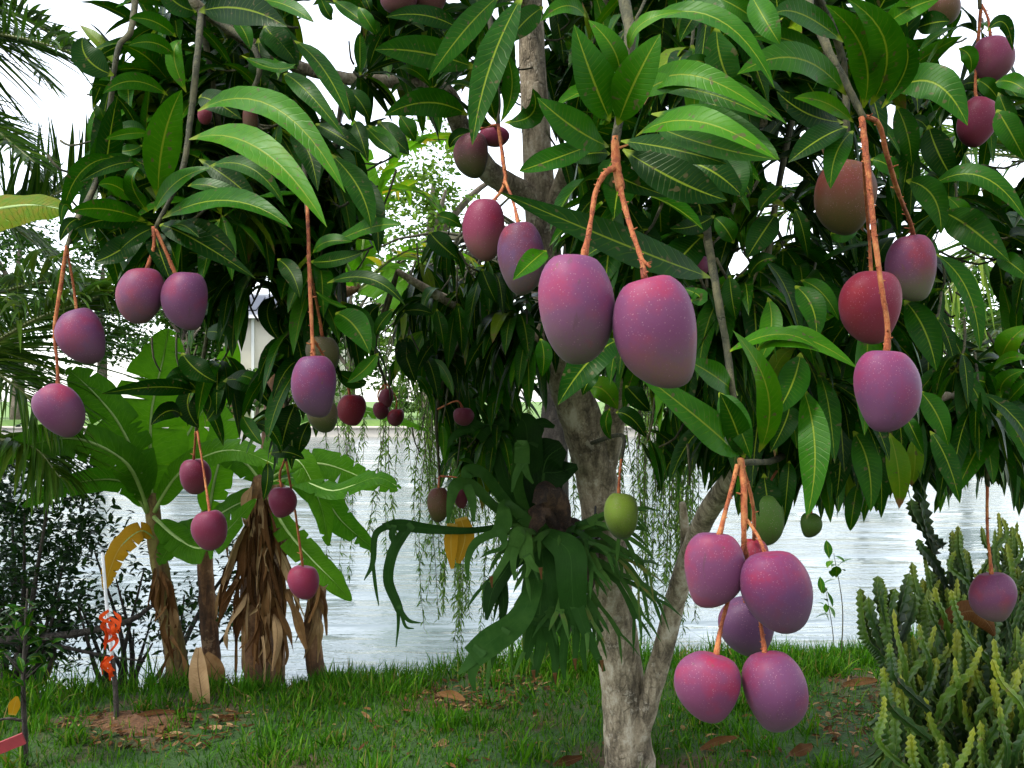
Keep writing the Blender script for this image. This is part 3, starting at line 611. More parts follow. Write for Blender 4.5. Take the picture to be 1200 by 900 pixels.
# leaves traced one by one: crop, base, middle, tip (crop pixels), full width, depth at base and tip, tint, roll
CR = {1: (0, 0, 3), 2: (400, 0, 3), 3: (800, 0, 3), 4: (0, 300, 3), 5: (400, 300, 3), 6: (800, 300, 3), 7: (200, 0, 4), 8: (640, 150, 4), 9: (820, 400, 4), 10: (1000, 0, 3), 11: (300, 300, 6), 0: (0, 0, 1), 12: (0, 120, 6)}
TR = '''
1 555 700 575 490 640 315 125 2.0 1.9 .75 0
1 520 745 465 650 490 590 70 2.0 1.9 .55 25
1 540 750 620 640 745 590 65 2.0 1.95 .6 30
1 570 768 800 705 1030 805 92 2.0 1.8 .62 20
1 510 775 370 735 245 745 72 2.0 1.85 .6 20
1 665 490 905 520 1150 800 118 1.98 1.75 .78 5
1 695 390 960 375 1215 680 105 2.02 1.8 .74 8
1 735 585 880 590 1000 725 70 2.05 1.95 .5 15
1 470 710 410 655 345 650 62 2.0 1.9 .7 20
1 660 655 760 660 900 740 60 2.05 2.0 .55 20
1 615 195 540 150 450 160 60 2.1 2.0 .6 10
1 655 325 612 200 640 140 66 2.1 2.1 .8 15
1 620 130 540 75 455 65 60 2.1 2.0 .6 10
1 590 335 470 285 360 330 62 2.15 2.0 .68 10
1 400 265 310 210 290 130 110 2.2 2.2 .35 0
1 850 195 960 240 1040 225 52 2.2 2.1 .6 10
1 930 90 975 150 1045 245 105 2.3 2.3 .4 0
1 700 40 850 30 1010 95 120 2.15 2.0 .2 0
1 920 0 1010 20 1105 80 62 2.1 2.0 .55 0
1 600 800 640 790 700 835 60 2.05 1.95 .35 0
1 540 790 400 770 275 800 62 2.05 1.95 .3 20
1 545 800 480 830 420 880 62 2.05 2.0 .3 0
1 590 810 720 820 830 900 90 2.05 2.0 .2 0
1 530 470 450 470 370 490 40 2.1 2.05 .8 10
1 410 555 280 610 215 790 62 2.15 2.1 .55 30
1 690 40 620 10 560 -60 90 2.15 2.1 .3 0
1 1100 890 1150 850 1240 850 70 2.1 2.05 .55 10
1 700 560 820 640 900 720 80 2.15 2.1 .25 0
1 640 620 560 600 470 560 90 2.2 2.15 .25 0
1 700 340 760 360 850 420 90 2.25 2.2 .3 0
1 560 790 680 840 900 980 90 2.06 1.98 .2 0
1 520 800 420 880 330 920 90 2.06 2.0 .2 0
1 540 810 560 880 600 990 80 2.06 2.0 .2 0
7 300 90 345 150 375 235 75 2.25 2.2 .5 0
7 440 130 520 200 600 310 150 2.3 2.3 .4 0
7 410 180 420 320 420 430 110 2.35 2.35 .2 0
7 530 345 640 430 815 640 95 2.1 2.0 .42 10
7 580 190 720 330 840 570 105 2.12 2.0 .45 15
7 760 0 860 70 965 160 75 2.3 2.2 .5 10
7 700 -20 730 50 760 90 70 2.3 2.3 .3 10
7 900 -40 925 20 940 60 45 2.3 2.3 .35 10
7 370 270 480 300 580 320 60 2.2 2.15 .62 20
7 680 580 790 640 905 720 95 2.2 2.15 .25 0
7 860 570 890 640 925 760 80 2.25 2.2 .3 0
7 830 420 890 480 930 560 95 2.3 2.3 .35 0
7 920 600 980 660 1060 730 75 2.3 2.2 .45 0
7 980 570 1040 640 1110 710 95 2.35 2.3 .4 0
7 1090 550 1120 600 1140 665 75 2.35 2.3 .5 0
7 560 620 640 700 690 900 110 2.2 2.1 .2 0
2 475 240 290 185 115 175 112 2.1 1.95 .5 10
2 560 -20 430 110 305 282 82 1.95 1.8 .55 20
2 640 -20 525 225 460 512 112 1.9 1.75 .45 5
2 710 25 640 80 585 155 82 2.0 1.95 .45 10
2 545 430 525 330 545 235 56 2.0 1.9 .35 0
2 560 430 600 310 578 185 76 1.98 1.9 .45 0
2 575 430 670 400 672 310 84 2.0 1.9 .45 0
2 530 440 480 400 500 330 60 2.02 1.95 .3 0
2 445 405 305 360 150 408 92 2.05 1.9 .55 20
2 425 110 300 55 155 60 75 2.2 2.1 .35 0
2 945 425 885 280 818 85 142 1.14 1.1 .6 -10
2 970 440 1035 280 1122 118 142 1.14 1.08 .66 8
2 978 270 955 170 868 70 92 1.17 1.15 .66 -10
2 1010 180 1060 80 1210 40 58 1.17 1.12 .8 25
2 1050 345 1140 285 1250 310 84 1.16 1.1 .75 10
0 745 160 815 142 910 187 36 1.13 1.0 .75 15
0 752 112 810 88 905 138 32 1.16 1.05 .76 15
0 755 24 840 22 908 104 30 1.18 1.08 .72 10
0 750 100 825 108 905 142 26 1.2 1.1 .55 10
0 762 145 830 170 912 187 30 1.2 1.08 .5 10
2 940 515 820 450 688 342 125 1.15 1.1 .55 -5
2 920 495 745 560 625 602 92 1.16 1.1 .5 0
8 360 100 620 250 850 340 190 1.17 1.12 .3 0
8 330 150 330 220 590 325 130 1.19 1.2 .3 0
8 300 120 200 120 90 150 110 1.2 1.2 .2 0
8 770 700 400 560 -220 300 165 1.5 1.3 .42 0
8 740 500 640 600 560 710 170 1.75 1.7 .25 0
8 790 410 690 460 580 470 90 1.75 1.7 .2 0
8 830 130 880 220 910 330 150 1.5 1.45 .4 0
8 1110 270 1040 330 1000 390 75 1.8 1.75 .35 0
8 1080 400 1010 500 940 610 130 1.8 1.75 .35 0
8 880 540 840 470 790 420 100 1.7 1.7 .4 0
8 860 690 870 790 890 900 90 1.75 1.75 .4 0
8 950 700 1000 630 1080 610 90 1.8 1.75 .45 0
8 670 810 720 790 640 750 80 1.6 1.6 .45 0
8 350 60 600 100 850 170 120 1.3 1.2 .35 0
2 860 60 790 20 700 75 66 1.3 1.25 .6 0
2 0 290 25 360 40 430 62 2.2 2.2 .45 0
2 -40 540 60 660 105 805 95 2.1 2.0 .55 0
2 -40 860 100 800 208 792 72 2.1 2.0 .6 0
2 95 440 160 500 205 560 62 2.3 2.2 .55 0
2 130 425 180 480 240 545 84 2.35 2.3 .3 0
2 205 405 235 450 262 495 54 2.3 2.3 .5 0
2 330 760 380 770 425 800 50 2.3 2.3 .5 0
2 310 815 350 860 410 910 84 2.3 2.3 .25 0
2 60 25 90 70 122 122 50 2.2 2.2 .6 0
2 40 620 110 720 130 900 80 2.3 2.2 .4 0
2 470 470 410 480 380 520 50 2.2 2.2 .3 0
3 575 335 405 205 190 262 115 1.48 1.35 .6 10
3 565 148 420 50 320 50 92 1.5 1.4 .6 5
3 505 210 370 140 235 130 72 1.52 1.45 .55 10
3 635 380 635 180 500 15 112 1.46 1.35 .62 -8
3 660 370 715 160 570 -10 122 1.46 1.32 .66 -5
3 700 380 790 220 745 125 84 1.48 1.4 .55 0
3 735 330 880 290 1002 442 135 1.5 1.4 .5 5
3 700 100 800 30 905 -5 84 1.6 1.55 .72 10
3 600 430 500 360 390 345 62 1.5 1.45 .85 0
3 580 445 480 490 370 572 105 1.5 1.45 .3 0
3 600 460 540 540 520 665 84 1.5 1.45 .45 0
3 565 430 440 400 330 320 110 1.53 1.5 .2 0
3 -150 290 120 300 368 438 66 1.25 1.1 .66 15
3 -110 400 130 440 342 562 118 1.28 1.12 .58 0
3 240 -20 290 70 342 155 94 1.35 1.3 .72 0
3 20 -10 90 40 170 110 105 1.4 1.35 .5 0
3 120 -10 200 30 265 80 74 1.4 1.4 .62 0
3 120 90 140 230 205 340 120 1.5 1.5 .42 0
3 60 330 150 400 240 490 125 1.55 1.5 .35 0
3 100 500 180 580 240 685 105 1.55 1.5 .4 0
3 -20 560 100 600 215 695 125 1.5 1.45 .25 0
3 785 635 880 690 908 825 92 1.8 1.75 .5 -20
3 870 655 1050 620 1210 780 84 1.8 1.7 .5 10
3 915 745 1010 800 1150 920 122 1.85 1.75 .5 -10
3 1035 280 1080 310 1115 360 62 2.3 2.3 .5 0
3 1110 325 1140 400 1175 475 64 2.2 2.2 .5 0
3 750 370 790 470 805 585 84 1.9 1.9 .35 0
3 865 440 900 540 960 645 105 1.95 1.95 .3 0
3 1105 385 1150 460 1205 565 95 2.1 2.1 .5 0
3 820 100 880 80 940 75 80 2.0 1.95 .3 0
3 970 170 1010 200 1010 260 60 2.2 2.2 .5 0
3 1100 290 1160 290 1230 340 70 2.2 2.1 .5 0
3 1070 110 1130 80 1160 180 50 2.3 2.3 .35 0
3 0 220 60 215 100 235 50 1.5 1.5 .55 0
3 280 665 310 670 355 690 50 1.9 1.9 .4 0
3 395 735 420 800 440 905 55 1.9 1.9 .35 0
3 520 820 560 820 615 815 70 1.9 1.9 .45 0
3 660 560 720 580 760 630 70 1.7 1.7 .55 0
3 930 690 980 740 1000 790 60 1.9 1.9 .6 0
5 -60 90 100 80 220 172 42 2.6 2.5 .45 20
5 0 160 60 240 115 335 105 2.5 2.4 .5 0
5 205 285 230 360 262 445 74 3.0 3.0 .2 0
5 335 185 350 250 360 315 52 3.1 3.1 .45 0
5 495 45 515 100 545 165 62 2.9 2.9 .4 0
5 215 195 270 190 325 205 52 2.9 2.9 .35 10
5 720 -20 670 20 603 85 76 1.6 1.5 .7 0
5 700 290 712 350 705 425 62 2.0 2.0 .5 0
5 975 295 870 370 760 525 125 1.35 1.3 .5 5
5 905 405 870 440 848 490 54 1.7 1.7 .4 0
5 865 465 920 470 972 540 92 2.6 2.6 .85 0
5 1000 455 1040 500 1085 545 74 2.4 2.4 .3 0
5 965 550 1020 570 1072 640 64 2.4 2.4 .3 0
5 945 535 930 590 950 645 44 2.4 2.4 .5 0
5 140 170 100 210 130 260 60 3.0 3.0 .45 0
5 -20 400 40 440 90 440 60 2.8 2.8 .6 0
6 180 695 90 600 -190 380 130 1.52 1.4 .72 0
6 218 712 185 600 130 480 95 1.52 1.45 .5 0
6 268 690 300 480 175 260 88 1.52 1.4 .82 -30
6 195 490 110 420 10 365 92 1.6 1.5 .66 0
6 150 345 330 275 480 330 60 1.6 1.5 .75 10
6 255 340 400 285 615 395 92 1.58 1.5 .75 12
6 300 145 310 260 265 380 78 1.75 1.7 .6 0
6 310 140 370 200 395 290 92 1.9 1.85 .35 0
6 395 105 455 180 470 295 92 1.7 1.65 .5 0
6 415 85 490 130 548 225 66 1.8 1.75 .6 0
6 415 340 385 450 325 560 110 1.75 1.7 .5 0
9 480 210 540 500 500 835 145 1.75 1.65 .62 0
6 885 -10 1000 120 1045 335 84 1.8 1.75 .45 0
6 780 155 850 260 892 405 105 1.8 1.75 .45 0
9 1030 230 1110 340 1165 490 110 1.75 1.7 .5 0
9 960 340 1000 420 1050 530 70 1.5 1.5 .45 0
9 720 420 790 580 800 800 130 2.0 1.95 .45 0
9 890 430 930 600 935 785 110 2.0 2.0 .88 0
9 1000 450 1010 560 990 680 80 2.1 2.1 .95 0
9 1080 420 1160 560 1220 760 100 1.9 1.85 .45 0
9 640 380 660 520 640 740 130 2.1 2.1 .2 0
9 740 660 720 780 705 890 80 2.2 2.2 .4 0
9 830 480 850 640 850 830 80 2.1 2.1 .35 0
9 420 300 400 380 330 520 120 1.8 1.8 .25 0
9 90 240 170 370 240 550 130 1.52 1.48 .45 0
9 300 620 320 760 340 900 130 2.1 2.1 .3 0
9 420 560 410 680 390 890 80 2.1 2.1 .35 0
6 1112 552 1040 670 955 845 95 2.22 2.1 .6 0
6 1140 560 1185 640 1215 700 66 2.2 2.15 .6 0
6 1095 525 1000 510 925 555 54 2.22 2.15 .45 15
6 1105 505 1055 440 970 462 66 2.22 2.15 .6 0
6 1120 500 1130 440 1205 400 64 2.22 2.15 .7 0
6 1140 515 1180 470 1220 430 50 2.2 2.15 .7 0
6 1090 400 1140 360 1215 360 54 2.2 2.1 .75 10
6 1120 365 1150 300 1215 245 84 2.25 2.2 .82 0
6 1088 660 1100 730 1085 805 62 2.3 2.3 .4 0
6 1140 660 1180 720 1220 800 74 2.3 2.3 .25 0
6 1120 550 1090 610 1000 640 60 2.22 2.15 .4 0
6 1110 0 1160 30 1230 90 72 1.8 1.75 .5 0
6 640 640 690 760 680 900 105 2.2 2.2 .4 0
4 785 440 880 450 968 552 92 2.8 2.7 .2 0
4 815 428 880 430 940 495 60 2.8 2.7 .45 10
4 640 340 690 400 765 445 92 2.75 2.7 .35 10
4 690 480 560 460 355 485 55 2.8 2.65 .3 25
4 640 560 590 545 530 595 66 2.8 2.7 .15 0
4 725 580 760 530 795 445 56 2.85 2.8 .3 0
4 680 460 660 530 700 605 84 2.85 2.85 .12 0
4 700 440 640 420 575 450 70 2.8 2.75 .3 0
4 700 470 740 500 725 560 70 2.8 2.8 .2 0
4 690 480 650 440 540 460 60 2.8 2.75 .3 10
4 700 200 770 190 830 240 66 2.7 2.65 .35 10
4 720 270 770 270 820 310 70 2.7 2.65 .3 0
4 925 375 980 390 1028 465 66 2.6 2.5 .25 0
4 930 325 960 355 1000 345 45 2.6 2.5 .72 0
4 965 140 940 210 985 300 66 2.6 2.5 .3 0
4 1005 200 985 250 1040 325 66 2.6 2.5 .25 0
4 852 560 880 610 922 665 54 2.8 2.7 .5 0
4 890 590 950 610 992 690 50 2.8 2.7 .35 0
4 945 695 1010 690 1072 715 54 2.85 2.8 .2 0
4 1040 520 1010 590 985 695 88 2.8 2.8 .15 0
4 1090 580 1060 640 1050 700 60 2.85 2.85 .3 0
4 940 720 940 790 925 860 44 2.9 2.9 .3 0
11 560 400 690 490 800 690 210 2.1 2.0 .5 0
11 420 250 540 330 640 360 60 2.1 2.0 .55 10
11 500 190 800 160 1050 350 110 2.2 2.1 .4 20
11 150 20 250 120 310 300 130 2.3 2.2 .35 0
11 970 370 880 470 840 560 90 2.4 2.4 .4 0
11 860 680 760 800 640 890 110 2.3 2.3 .65 0
11 380 40 560 30 760 -30 130 2.3 2.2 .35 0
11 1080 560 1060 700 1080 870 130 3.0 3.0 .2 0
11 330 380 310 460 260 560 120 2.5 2.5 .2 0
11 450 370 480 440 440 560 120 2.5 2.5 .15 0
12 1050 230 900 180 760 260 120 2.2 2.2 .35 0
12 990 430 800 440 560 560 100 2.15 2.1 .4 10
12 1000 300 900 340 770 330 90 2.2 2.2 .6 0
12 520 790 450 720 430 880 60 2.05 2.0 .55 0
12 560 820 480 860 420 980 90 2.05 2.0 .25 0
12 620 830 600 900 640 1000 100 2.08 2.0 .2 0
12 700 820 620 840 520 900 90 2.08 2.0 .25 0
12 560 840 540 930 470 1000 80 2.05 2.02 .35 0
'''
LEAVES = []          # finished single leaves: (score, geometry)
us5 = (-1, -.5, 0, .5, 1)
CAMP = np.array([0, 0, CZ])
ntr = 0
for row in TR.strip().splitlines():
    q = [float(x) for x in row.split()]
    ox, oy, sc = CR[int(q[0])]
    pp = [(ox + q[i] / sc, oy + q[i + 1] / sc) for i in (1, 3, 5)]
    w, d0, d1, tint, roll = q[7] / sc, q[8], q[9], q[10], R(q[11])
    b, m, t_ = W(*pp[0], d0), W(*pp[1], (d0 + d1) / 2 - .015), W(*pp[2], d1)
    c = 2 * m - (b + t_) / 2
    s = np.linspace(0, 1, 13)[:, None]
    C = (1 - s) ** 2 * b + 2 * s * (1 - s) * c + s ** 2 * t_
    T = nrm(np.gradient(C, axis=0))
    vd = nrm(CAMP - C)
    Nh = nrm(vd + np.array([0, 0, .35]) + rng.normal(0, .12, 3))
    S = nrm(np.cross(T, Nh)); N = np.cross(S, T)
    S, N = S * math.cos(roll) + N * math.sin(roll), N * math.cos(roll) - S * math.sin(roll)
    HW = (w / 2 * d0 / F) / max(math.cos(roll), .6) * 1.04 * lanceolate(13, .05)
    g = G()
    ribbons(g, C[None], S[None], N[None], HW[None], us5, fold=rng.uniform(.05, .28), wave=rng.uniform(.05, .16), tint=np.clip(tint + rng.normal(0, .05), 0, 1), wfreq=rng.uniform(8, 16))
    g.obj('leaf', M['mango_leaf'], tree)
    ntr += 1

# mango fruit list is needed now so that leaves leave room for it
MG = [  # px, py, width, height, tilt, depth, colour, green, label, group
    (675, 361, 97, 131, 3, 1.09, 'lilac', .75, 'large lilac pink mango with greyish green tip, hanging beside another big one', None),
    (770, 389, 97, 137, -14, 1.07, 'pinkred', .6, 'large pink mango with a bright red shoulder patch, hanging beside another big one', None),
    (567, 269, 52, 75, 0, 1.9, 'crimson', .5, 'dark pink mango with dusky green tip below a whorl of upright leaves', None),
    (611, 302, 58, 87, -6, 1.78, 'dusky', .5, 'dusky pink mango partly hidden behind a long dark leaf', None),
    (553, 182, 42, 54, 0, 2.02, 'dusk2', 1.0, 'dull purple green mango against a curved bare branch', None),
    (579, 160, 36, 24, 0, 2.06, 'crimson', .2, 'small reddish mango tucked under a whorl of upright leaves', None),
    (467, -2, 46, 36, 0, 2.2, 'maroon', .4, 'maroon mango high among leaves, above a horizontal bare branch', 'maroon mangoes high in the canopy'),
    (503, -2, 42, 34, 0, 2.25, 'maroon', .4, 'maroon mango high among leaves, above a horizontal bare branch', 'maroon mangoes high in the canopy'),
    (165, 346, 54, 67, 0, 2.0, 'rose', .35, 'rosy mango with a yellowish flank hanging beside a purple one', None),
    (218, 352, 56, 70, 0, 1.98, 'purple', .2, 'purple pink mango hanging beside a rosy one under a leaf whorl', None),
    (96, 394, 54, 68, -16, 2.02, 'purple', .25, 'purple mango with a small scratch, upper of two on a long stalk', None),
    (70, 481, 58, 64, -40, 2.0, 'rosep', .25, 'rosy purple tilted mango at the end of a long stalk', None),
    (369, 452, 53, 75, -6, 1.9, 'violet', .3, 'violet mango on a straight long stalk, in front of greenish ones', None),
    (379, 415, 40, 44, 0, 2.3, 'greenp', 1.0, 'dark green and purple mango behind the violet one', None),
    (378, 486, 36, 42, 0, 2.1, 'greenp', 1.0, 'dull green mango below and behind the violet one', None),
    (412, 480, 35, 38, 0, 3.4, 'red', .1, 'round dark red mango beside the violet one', None),
    (453, 466, 18, 23, 0, 3.8, 'maroon', .2, 'topmost of three small dark red mangoes above a broad banana leaf', 'trio of small dark red mangoes'),
    (446, 481, 19, 21, 0, 3.8, 'maroon', .3, 'brownish lower mango of three small ones above a broad banana leaf', 'trio of small dark red mangoes'),
    (464, 489, 20, 21, 0, 3.8, 'maroon', .2, 'roundest lower mango of three small red ones above a broad banana leaf', 'trio of small dark red mangoes'),
    (228, 558, 36, 43, 0, 3.0, 'wine', .2, 'wine red mango below a dark hanging leaf cluster, upper of two', None),
    (246, 621, 43, 48, -8, 2.8, 'wine2', .15, 'mauve red mango in front of the dark banana stem', None),
    (331, 588, 33, 37, 0, 3.0, 'wine', .1, 'wine red mango in front of the dry banana stem', None),
    (356, 682, 37, 40, 8, 3.2, 'magenta', .1, 'magenta mango hanging low beside dry banana leaves', None),
    (543, 488, 25, 22, 0, 3.4, 'maroon', .2, 'small dark red mango above the staghorn fern', None),
    (514, 591, 27, 42, 0, 3.4, 'brown', .8, 'brownish mango hanging left of the staghorn fern', None),
    (541, 582, 18, 28, 0, 3.45, 'maroon', .2, 'small dark red mango tucked among the staghorn fern fronds', None),
    (728, 604, 43, 56, 4, 2.5, 'green', 1.0, 'green mango with a faint yellow blush in front of the trunk', None),
    (836, 667, 71, 91, 6, 1.45, 'pinkp', .2, 'pink purple mango, upper one beside the largest in the low cluster', None),
    (911, 693, 82, 100, -10, 1.42, 'violet', .3, 'largest violet mango in the low hanging cluster', None),
    (876, 733, 66, 72, 0, 1.56, 'dusky', .3, 'dusky shaded mango in the middle of the low cluster', None),
    (830, 804, 77, 81, 14, 1.42, 'pinkred2', .1, 'bright pink round mango at the bottom of the low cluster', None),
    (908, 810, 76, 97, -8, 1.42, 'purple', .25, 'purple pink mango at the bottom of the low cluster', None),
    (884, 652, 36, 44, 0, 1.6, 'red', 0, 'red mango mostly hidden behind the low cluster', None),
    (900, 608, 38, 62, 0, 2.1, 'green2', 1.0, 'dark green unripe mango hanging among leaves above the water', None),
    (950, 615, 25, 30, 0, 2.5, 'green2', 1.0, 'small dark green mango beside a browned leaf tip', None),
    (1040, 457, 78, 98, 0, 1.4, 'violetpink', .15, 'violet pink spotted mango at the end of a thick orange stalk', None),
    (1020, 359, 72, 87, 6, 1.65, 'red', .15, 'deep red mango behind the thick orange stalk', None),
    (1068, 314, 58, 79, -4, 1.74, 'mixed', 1.0, 'pink and green mango on a crooked brown stalk', None),
    (990, 231, 72, 88, 6, 1.72, 'bronze', .8, 'bronze and dark green mango shaded under a leaf whorl', None),
    (1163, 69, 46, 55, 0, 2.4, 'plum', .3, 'plum mango hanging against bright sky, upper of two', None),
    (1145, 143, 46, 58, 14, 2.4, 'winered', .1, 'wine red mango hanging below the plum one', None),
    (1163, 699, 53, 58, -6, 2.3, 'rosep2', .6, 'rosy mango with green base hanging in front of the cactus', None),
    (240, 136, 17, 20, 0, 2.3, 'brownred', .1, 'small brick red young mango beside an upright twig', None),
    (293, 142, 18, 38, 0, 2.35, 'brown', .5, 'narrow brown mango shaded behind a long arching leaf', None),
    (820, 312, 24, 26, 0, 2.4, 'rose', .2, 'small rosy mango deep in the leaves behind a mossy twig', None),
    (1107, 12, 38, 36, 0, 2.2, 'brown', .5, 'dark brown mango high in the leaves near the plum one', None),
]
MC = {'lilac': (.50, .14, .27), 'pinkred': (.52, .12, .22), 'crimson': (.36, .055, .10), 'dusky': (.22, .07, .10), 'dusk2': (.16, .06, .07), 'maroon': (.20, .03, .035),
      'rose': (.46, .11, .16), 'purple': (.40, .10, .19), 'rosep': (.48, .11, .18), 'violet': (.33, .09, .21), 'greenp': (.13, .09, .06), 'red': (.36, .025, .035),
      'wine': (.26, .04, .07), 'wine2': (.32, .065, .11), 'magenta': (.40, .05, .11), 'brown': (.2, .12, .05), 'green': (.24, .36, .04), 'pinkp': (.50, .11, .20),
      'pinkred2': (.56, .09, .17), 'green2': (.09, .2, .03), 'violetpink': (.42, .11, .24), 'mixed': (.42, .11, .12), 'bronze': (.28, .12, .05), 'plum': (.24, .05, .10),
      'winered': (.30, .035, .065), 'rosep2': (.46, .13, .16), 'brownred': (.36, .09, .05)}
mg = np.array([[m[0], m[1], m[2] / 2, m[3] / 2, m[5]] for m in MG])

# places the crown leaves open (sky, trunk, house, water seen through it) : ellipse and the depth in front of which it stays open
OPEN = [(45, 130, 60, 150, 9), (385, 62, 36, 48, 9), (392, 112, 16, 25, 9), (306, 374, 24, 36, 9), (510, 225, 62, 50, 9), (625, 90, 24, 90, 3.5), (632, 210, 26, 45, 3.5), (722, 640, 48, 150, 3.7),
        (676, 480, 34, 50, 3.6), (740, 860, 50, 80, 9), (735, 95, 10, 14, 9), (612, 45, 12, 22, 9), (918, 205, 24, 14, 9), (905, 265, 26, 18, 9), (872, 310, 18, 10, 9), (880, 285, 8, 14, 9),
        (1080, 38, 14, 14, 9), (1110, 85, 12, 22, 9), (1192, 40, 18, 40, 9), (1048, 138, 8, 16, 9), (1085, 180, 10, 20, 9), (1185, 185, 20, 38, 9), (1170, 30, 12, 10, 9), (1135, 300, 30, 22, 9), (1105, 275, 12, 12, 9),
        (470, 540, 42, 80, 9), (1140, 360, 32, 45, 9), (440, 330, 40, 30, 9), (210, 590, 90, 80, 9), (60, 330, 70, 60, 9), (590, 700, 160, 70, 9), (100, 450, 90, 90, 9), (165, 440, 50, 60, 9), (420, 570, 60, 70, 9), (470, 200, 50, 40, 9), (390, 690, 120, 140, 9), (800, 640, 40, 40, 9)]
REG = [  # cx, cy, rx, ry, d0, d1, whorls, hanging
    (235, 110, 135, 125, 2.35, 3.4, 26, 0), (330, 225, 105, 95, 2.4, 3.3, 22, 0), (190, 260, 100, 45, 2.15, 2.6, 9, 0), (115, 225, 30, 50, 2.1, 2.5, 5, 0), (350, 350, 75, 75, 2.35, 3.0, 12, 1), (395, 250, 60, 90, 2.4, 3.0, 12, 1), (225, 440, 45, 60, 2.85, 3.2, 5, 1), (330, 500, 30, 50, 2.9, 3.2, 3, 1),
    (480, 50, 90, 70, 2.3, 3.3, 13, 0), (525, 420, 85, 130, 3.2, 4.1, 34, 1), (570, 540, 55, 60, 3.4, 4.0, 9, 1), (640, 30, 90, 60, 2.4, 3.3, 10, 0), (600, 350, 45, 60, 3.0, 3.5, 8, 1),
    (800, 70, 150, 100, 1.6, 3.0, 34, 0), (770, 230, 130, 90, 1.75, 3.1, 28, 0), (950, 70, 140, 80, 1.75, 3.0, 26, 0), (840, 350, 110, 90, 1.85, 3.0, 26, 1), (930, 420, 130, 100, 1.95, 3.1, 34, 1), (990, 530, 110, 40, 2.1, 3.1, 16, 1), (1080, 460, 100, 80, 2.1, 3.0, 18, 1),
    (1130, 190, 90, 170, 2.3, 3.3, 32, 0), (800, 500, 60, 70, 2.3, 3.3, 14, 1), (1160, 470, 50, 60, 2.3, 2.8, 6, 0), (870, 230, 80, 60, 1.9, 3.0, 12, 0),
    (600, -230, 640, 190, 2.2, 4.2, 200, 0),  # unseen upper crown, filled densely to shade the leaves below
    (240, 130, 140, 130, 3.2, 4.2, 50, 0), (230, 130, 110, 110, 2.4, 3.2, 22, 0), (130, 190, 50, 60, 2.4, 3.0, 8, 0), (330, 320, 60, 60, 2.6, 3.2, 10, 1), (350, 260, 90, 110, 2.9, 3.8, 22, 1), (820, 110, 190, 120, 2.8, 4.4, 44, 0), (980, 250, 160, 180, 2.8, 4.4, 56, 0), (800, 320, 140, 110, 2.8, 4.2, 36, 1), (1150, 330, 70, 130, 2.4, 3.6, 24, 0), (1170, 500, 50, 60, 2.4, 3.2, 12, 1), (1000, 500, 130, 55, 2.4, 3.8, 22, 1), (640, 60, 110, 70, 3.0, 4.2, 16, 0), (480, 40, 100, 60, 3.0, 4.0, 14, 0), (300, 320, 70, 60, 2.5, 3.2, 10, 1)]
BB, DD, LL, WWD, DR, RO, TT = [], [], [], [], [], [], []
twg = G()
for cx, cy, rx, ry, d0, d1, nw, hang in REG:
    for _ in range(nw):
        a, r = rng.uniform(0, 6.28), math.sqrt(rng.random())
        c = W(cx + math.cos(a) * r * rx, cy + math.sin(a) * r * ry, rng.uniform(d0, d1))
        ax = nrm(np.array([rng.normal(0, .5), rng.normal(-.25, .5), -.75 if hang else rng.normal(.15, .45)]))
        n = rng.integers(8, 15)
        e1 = nrm(np.cross(ax, [.3, .2, .9])); e2 = np.cross(ax, e1)
        fi = np.arange(n) * 2.4 + rng.uniform(0, 6)
        op = rng.uniform(.45, 1.35, n)
        d = ax * np.cos(op)[:, None] + (e1 * np.cos(fi)[:, None] + e2 * np.sin(fi)[:, None]) * np.sin(op)[:, None]
        L = rng.uniform(.14, .25, n) * rng.uniform(.85, 1.15)
        BB.append(c + ax * rng.uniform(-.05, .01, n)[:, None]); DD.append(d); LL.append(L)
        WWD.append(L * rng.uniform(.092, .125, n)); DR.append(rng.uniform(.5, 1.6, n) + .9 * hang); RO.append(rng.normal(0, .45, n))
        TT.append(np.clip(rng.normal(.42, .15, n) + rng.normal(0, .08) + (rng.random(n) < .07) * .48, 0, 1))
        bk = c - ax * .09 + np.array([0, .03, .03])
        tube(twg, [c, c - ax * .05, bk], [.0024, .003, .0034], 5, 2, caps=False)
BB, DD, LL, WWD, DR, RO, TT = map(np.concatenate, (BB, DD, LL, WWD, DR, RO, TT))
C, S, N, T = bend_lines(BB, DD, LL, DR, 8, RO)
px, py = proj(C)
dep = C[..., 1]
ok = np.ones(len(C), bool)
for mx_, my_, ra, rb, md in mg:
    inside = (np.hypot((px - mx_) / (ra + 10), (py - my_) / (rb + 8)) < 1) & (dep < md + .12)
    ok &= ~inside.any(1)
for ex, ey, ra, rb, ed in OPEN:
    inside = (np.hypot((px - ex) / ra, (py - ey) / rb) < 1) & (dep < ed)
    ok &= ~inside.any(1)
low = np.where(px[:, -1] > 1060, 600, np.where(px[:, -1] > 860, 612, np.where(px[:, -1] > 640, 590, np.where(px[:, -1] > 430, 600, 560))))
low = low + 14 * np.sin(px[:, -1] / 17.0) + 10 * np.sin(px[:, -1] / 7.3 + 1) - 6
ok &= py.max(1) < low
ok &= dep.min(1) > 1.2
C, S, N, T, LL, WWD, TT, dep, px, py = [a[ok] for a in (C, S, N, T, LL, WWD, TT, dep, px, py)]
size = np.hypot(px[:, -1] - px[:, 0], py[:, -1] - py[:, 0]) * WWD / dep.mean(1)
size *= (px.mean(1) > 0) & (px.mean(1) < 1200) & (py.mean(1) > 0)
order = np.argsort(-size)
prof = lanceolate(8, .07)
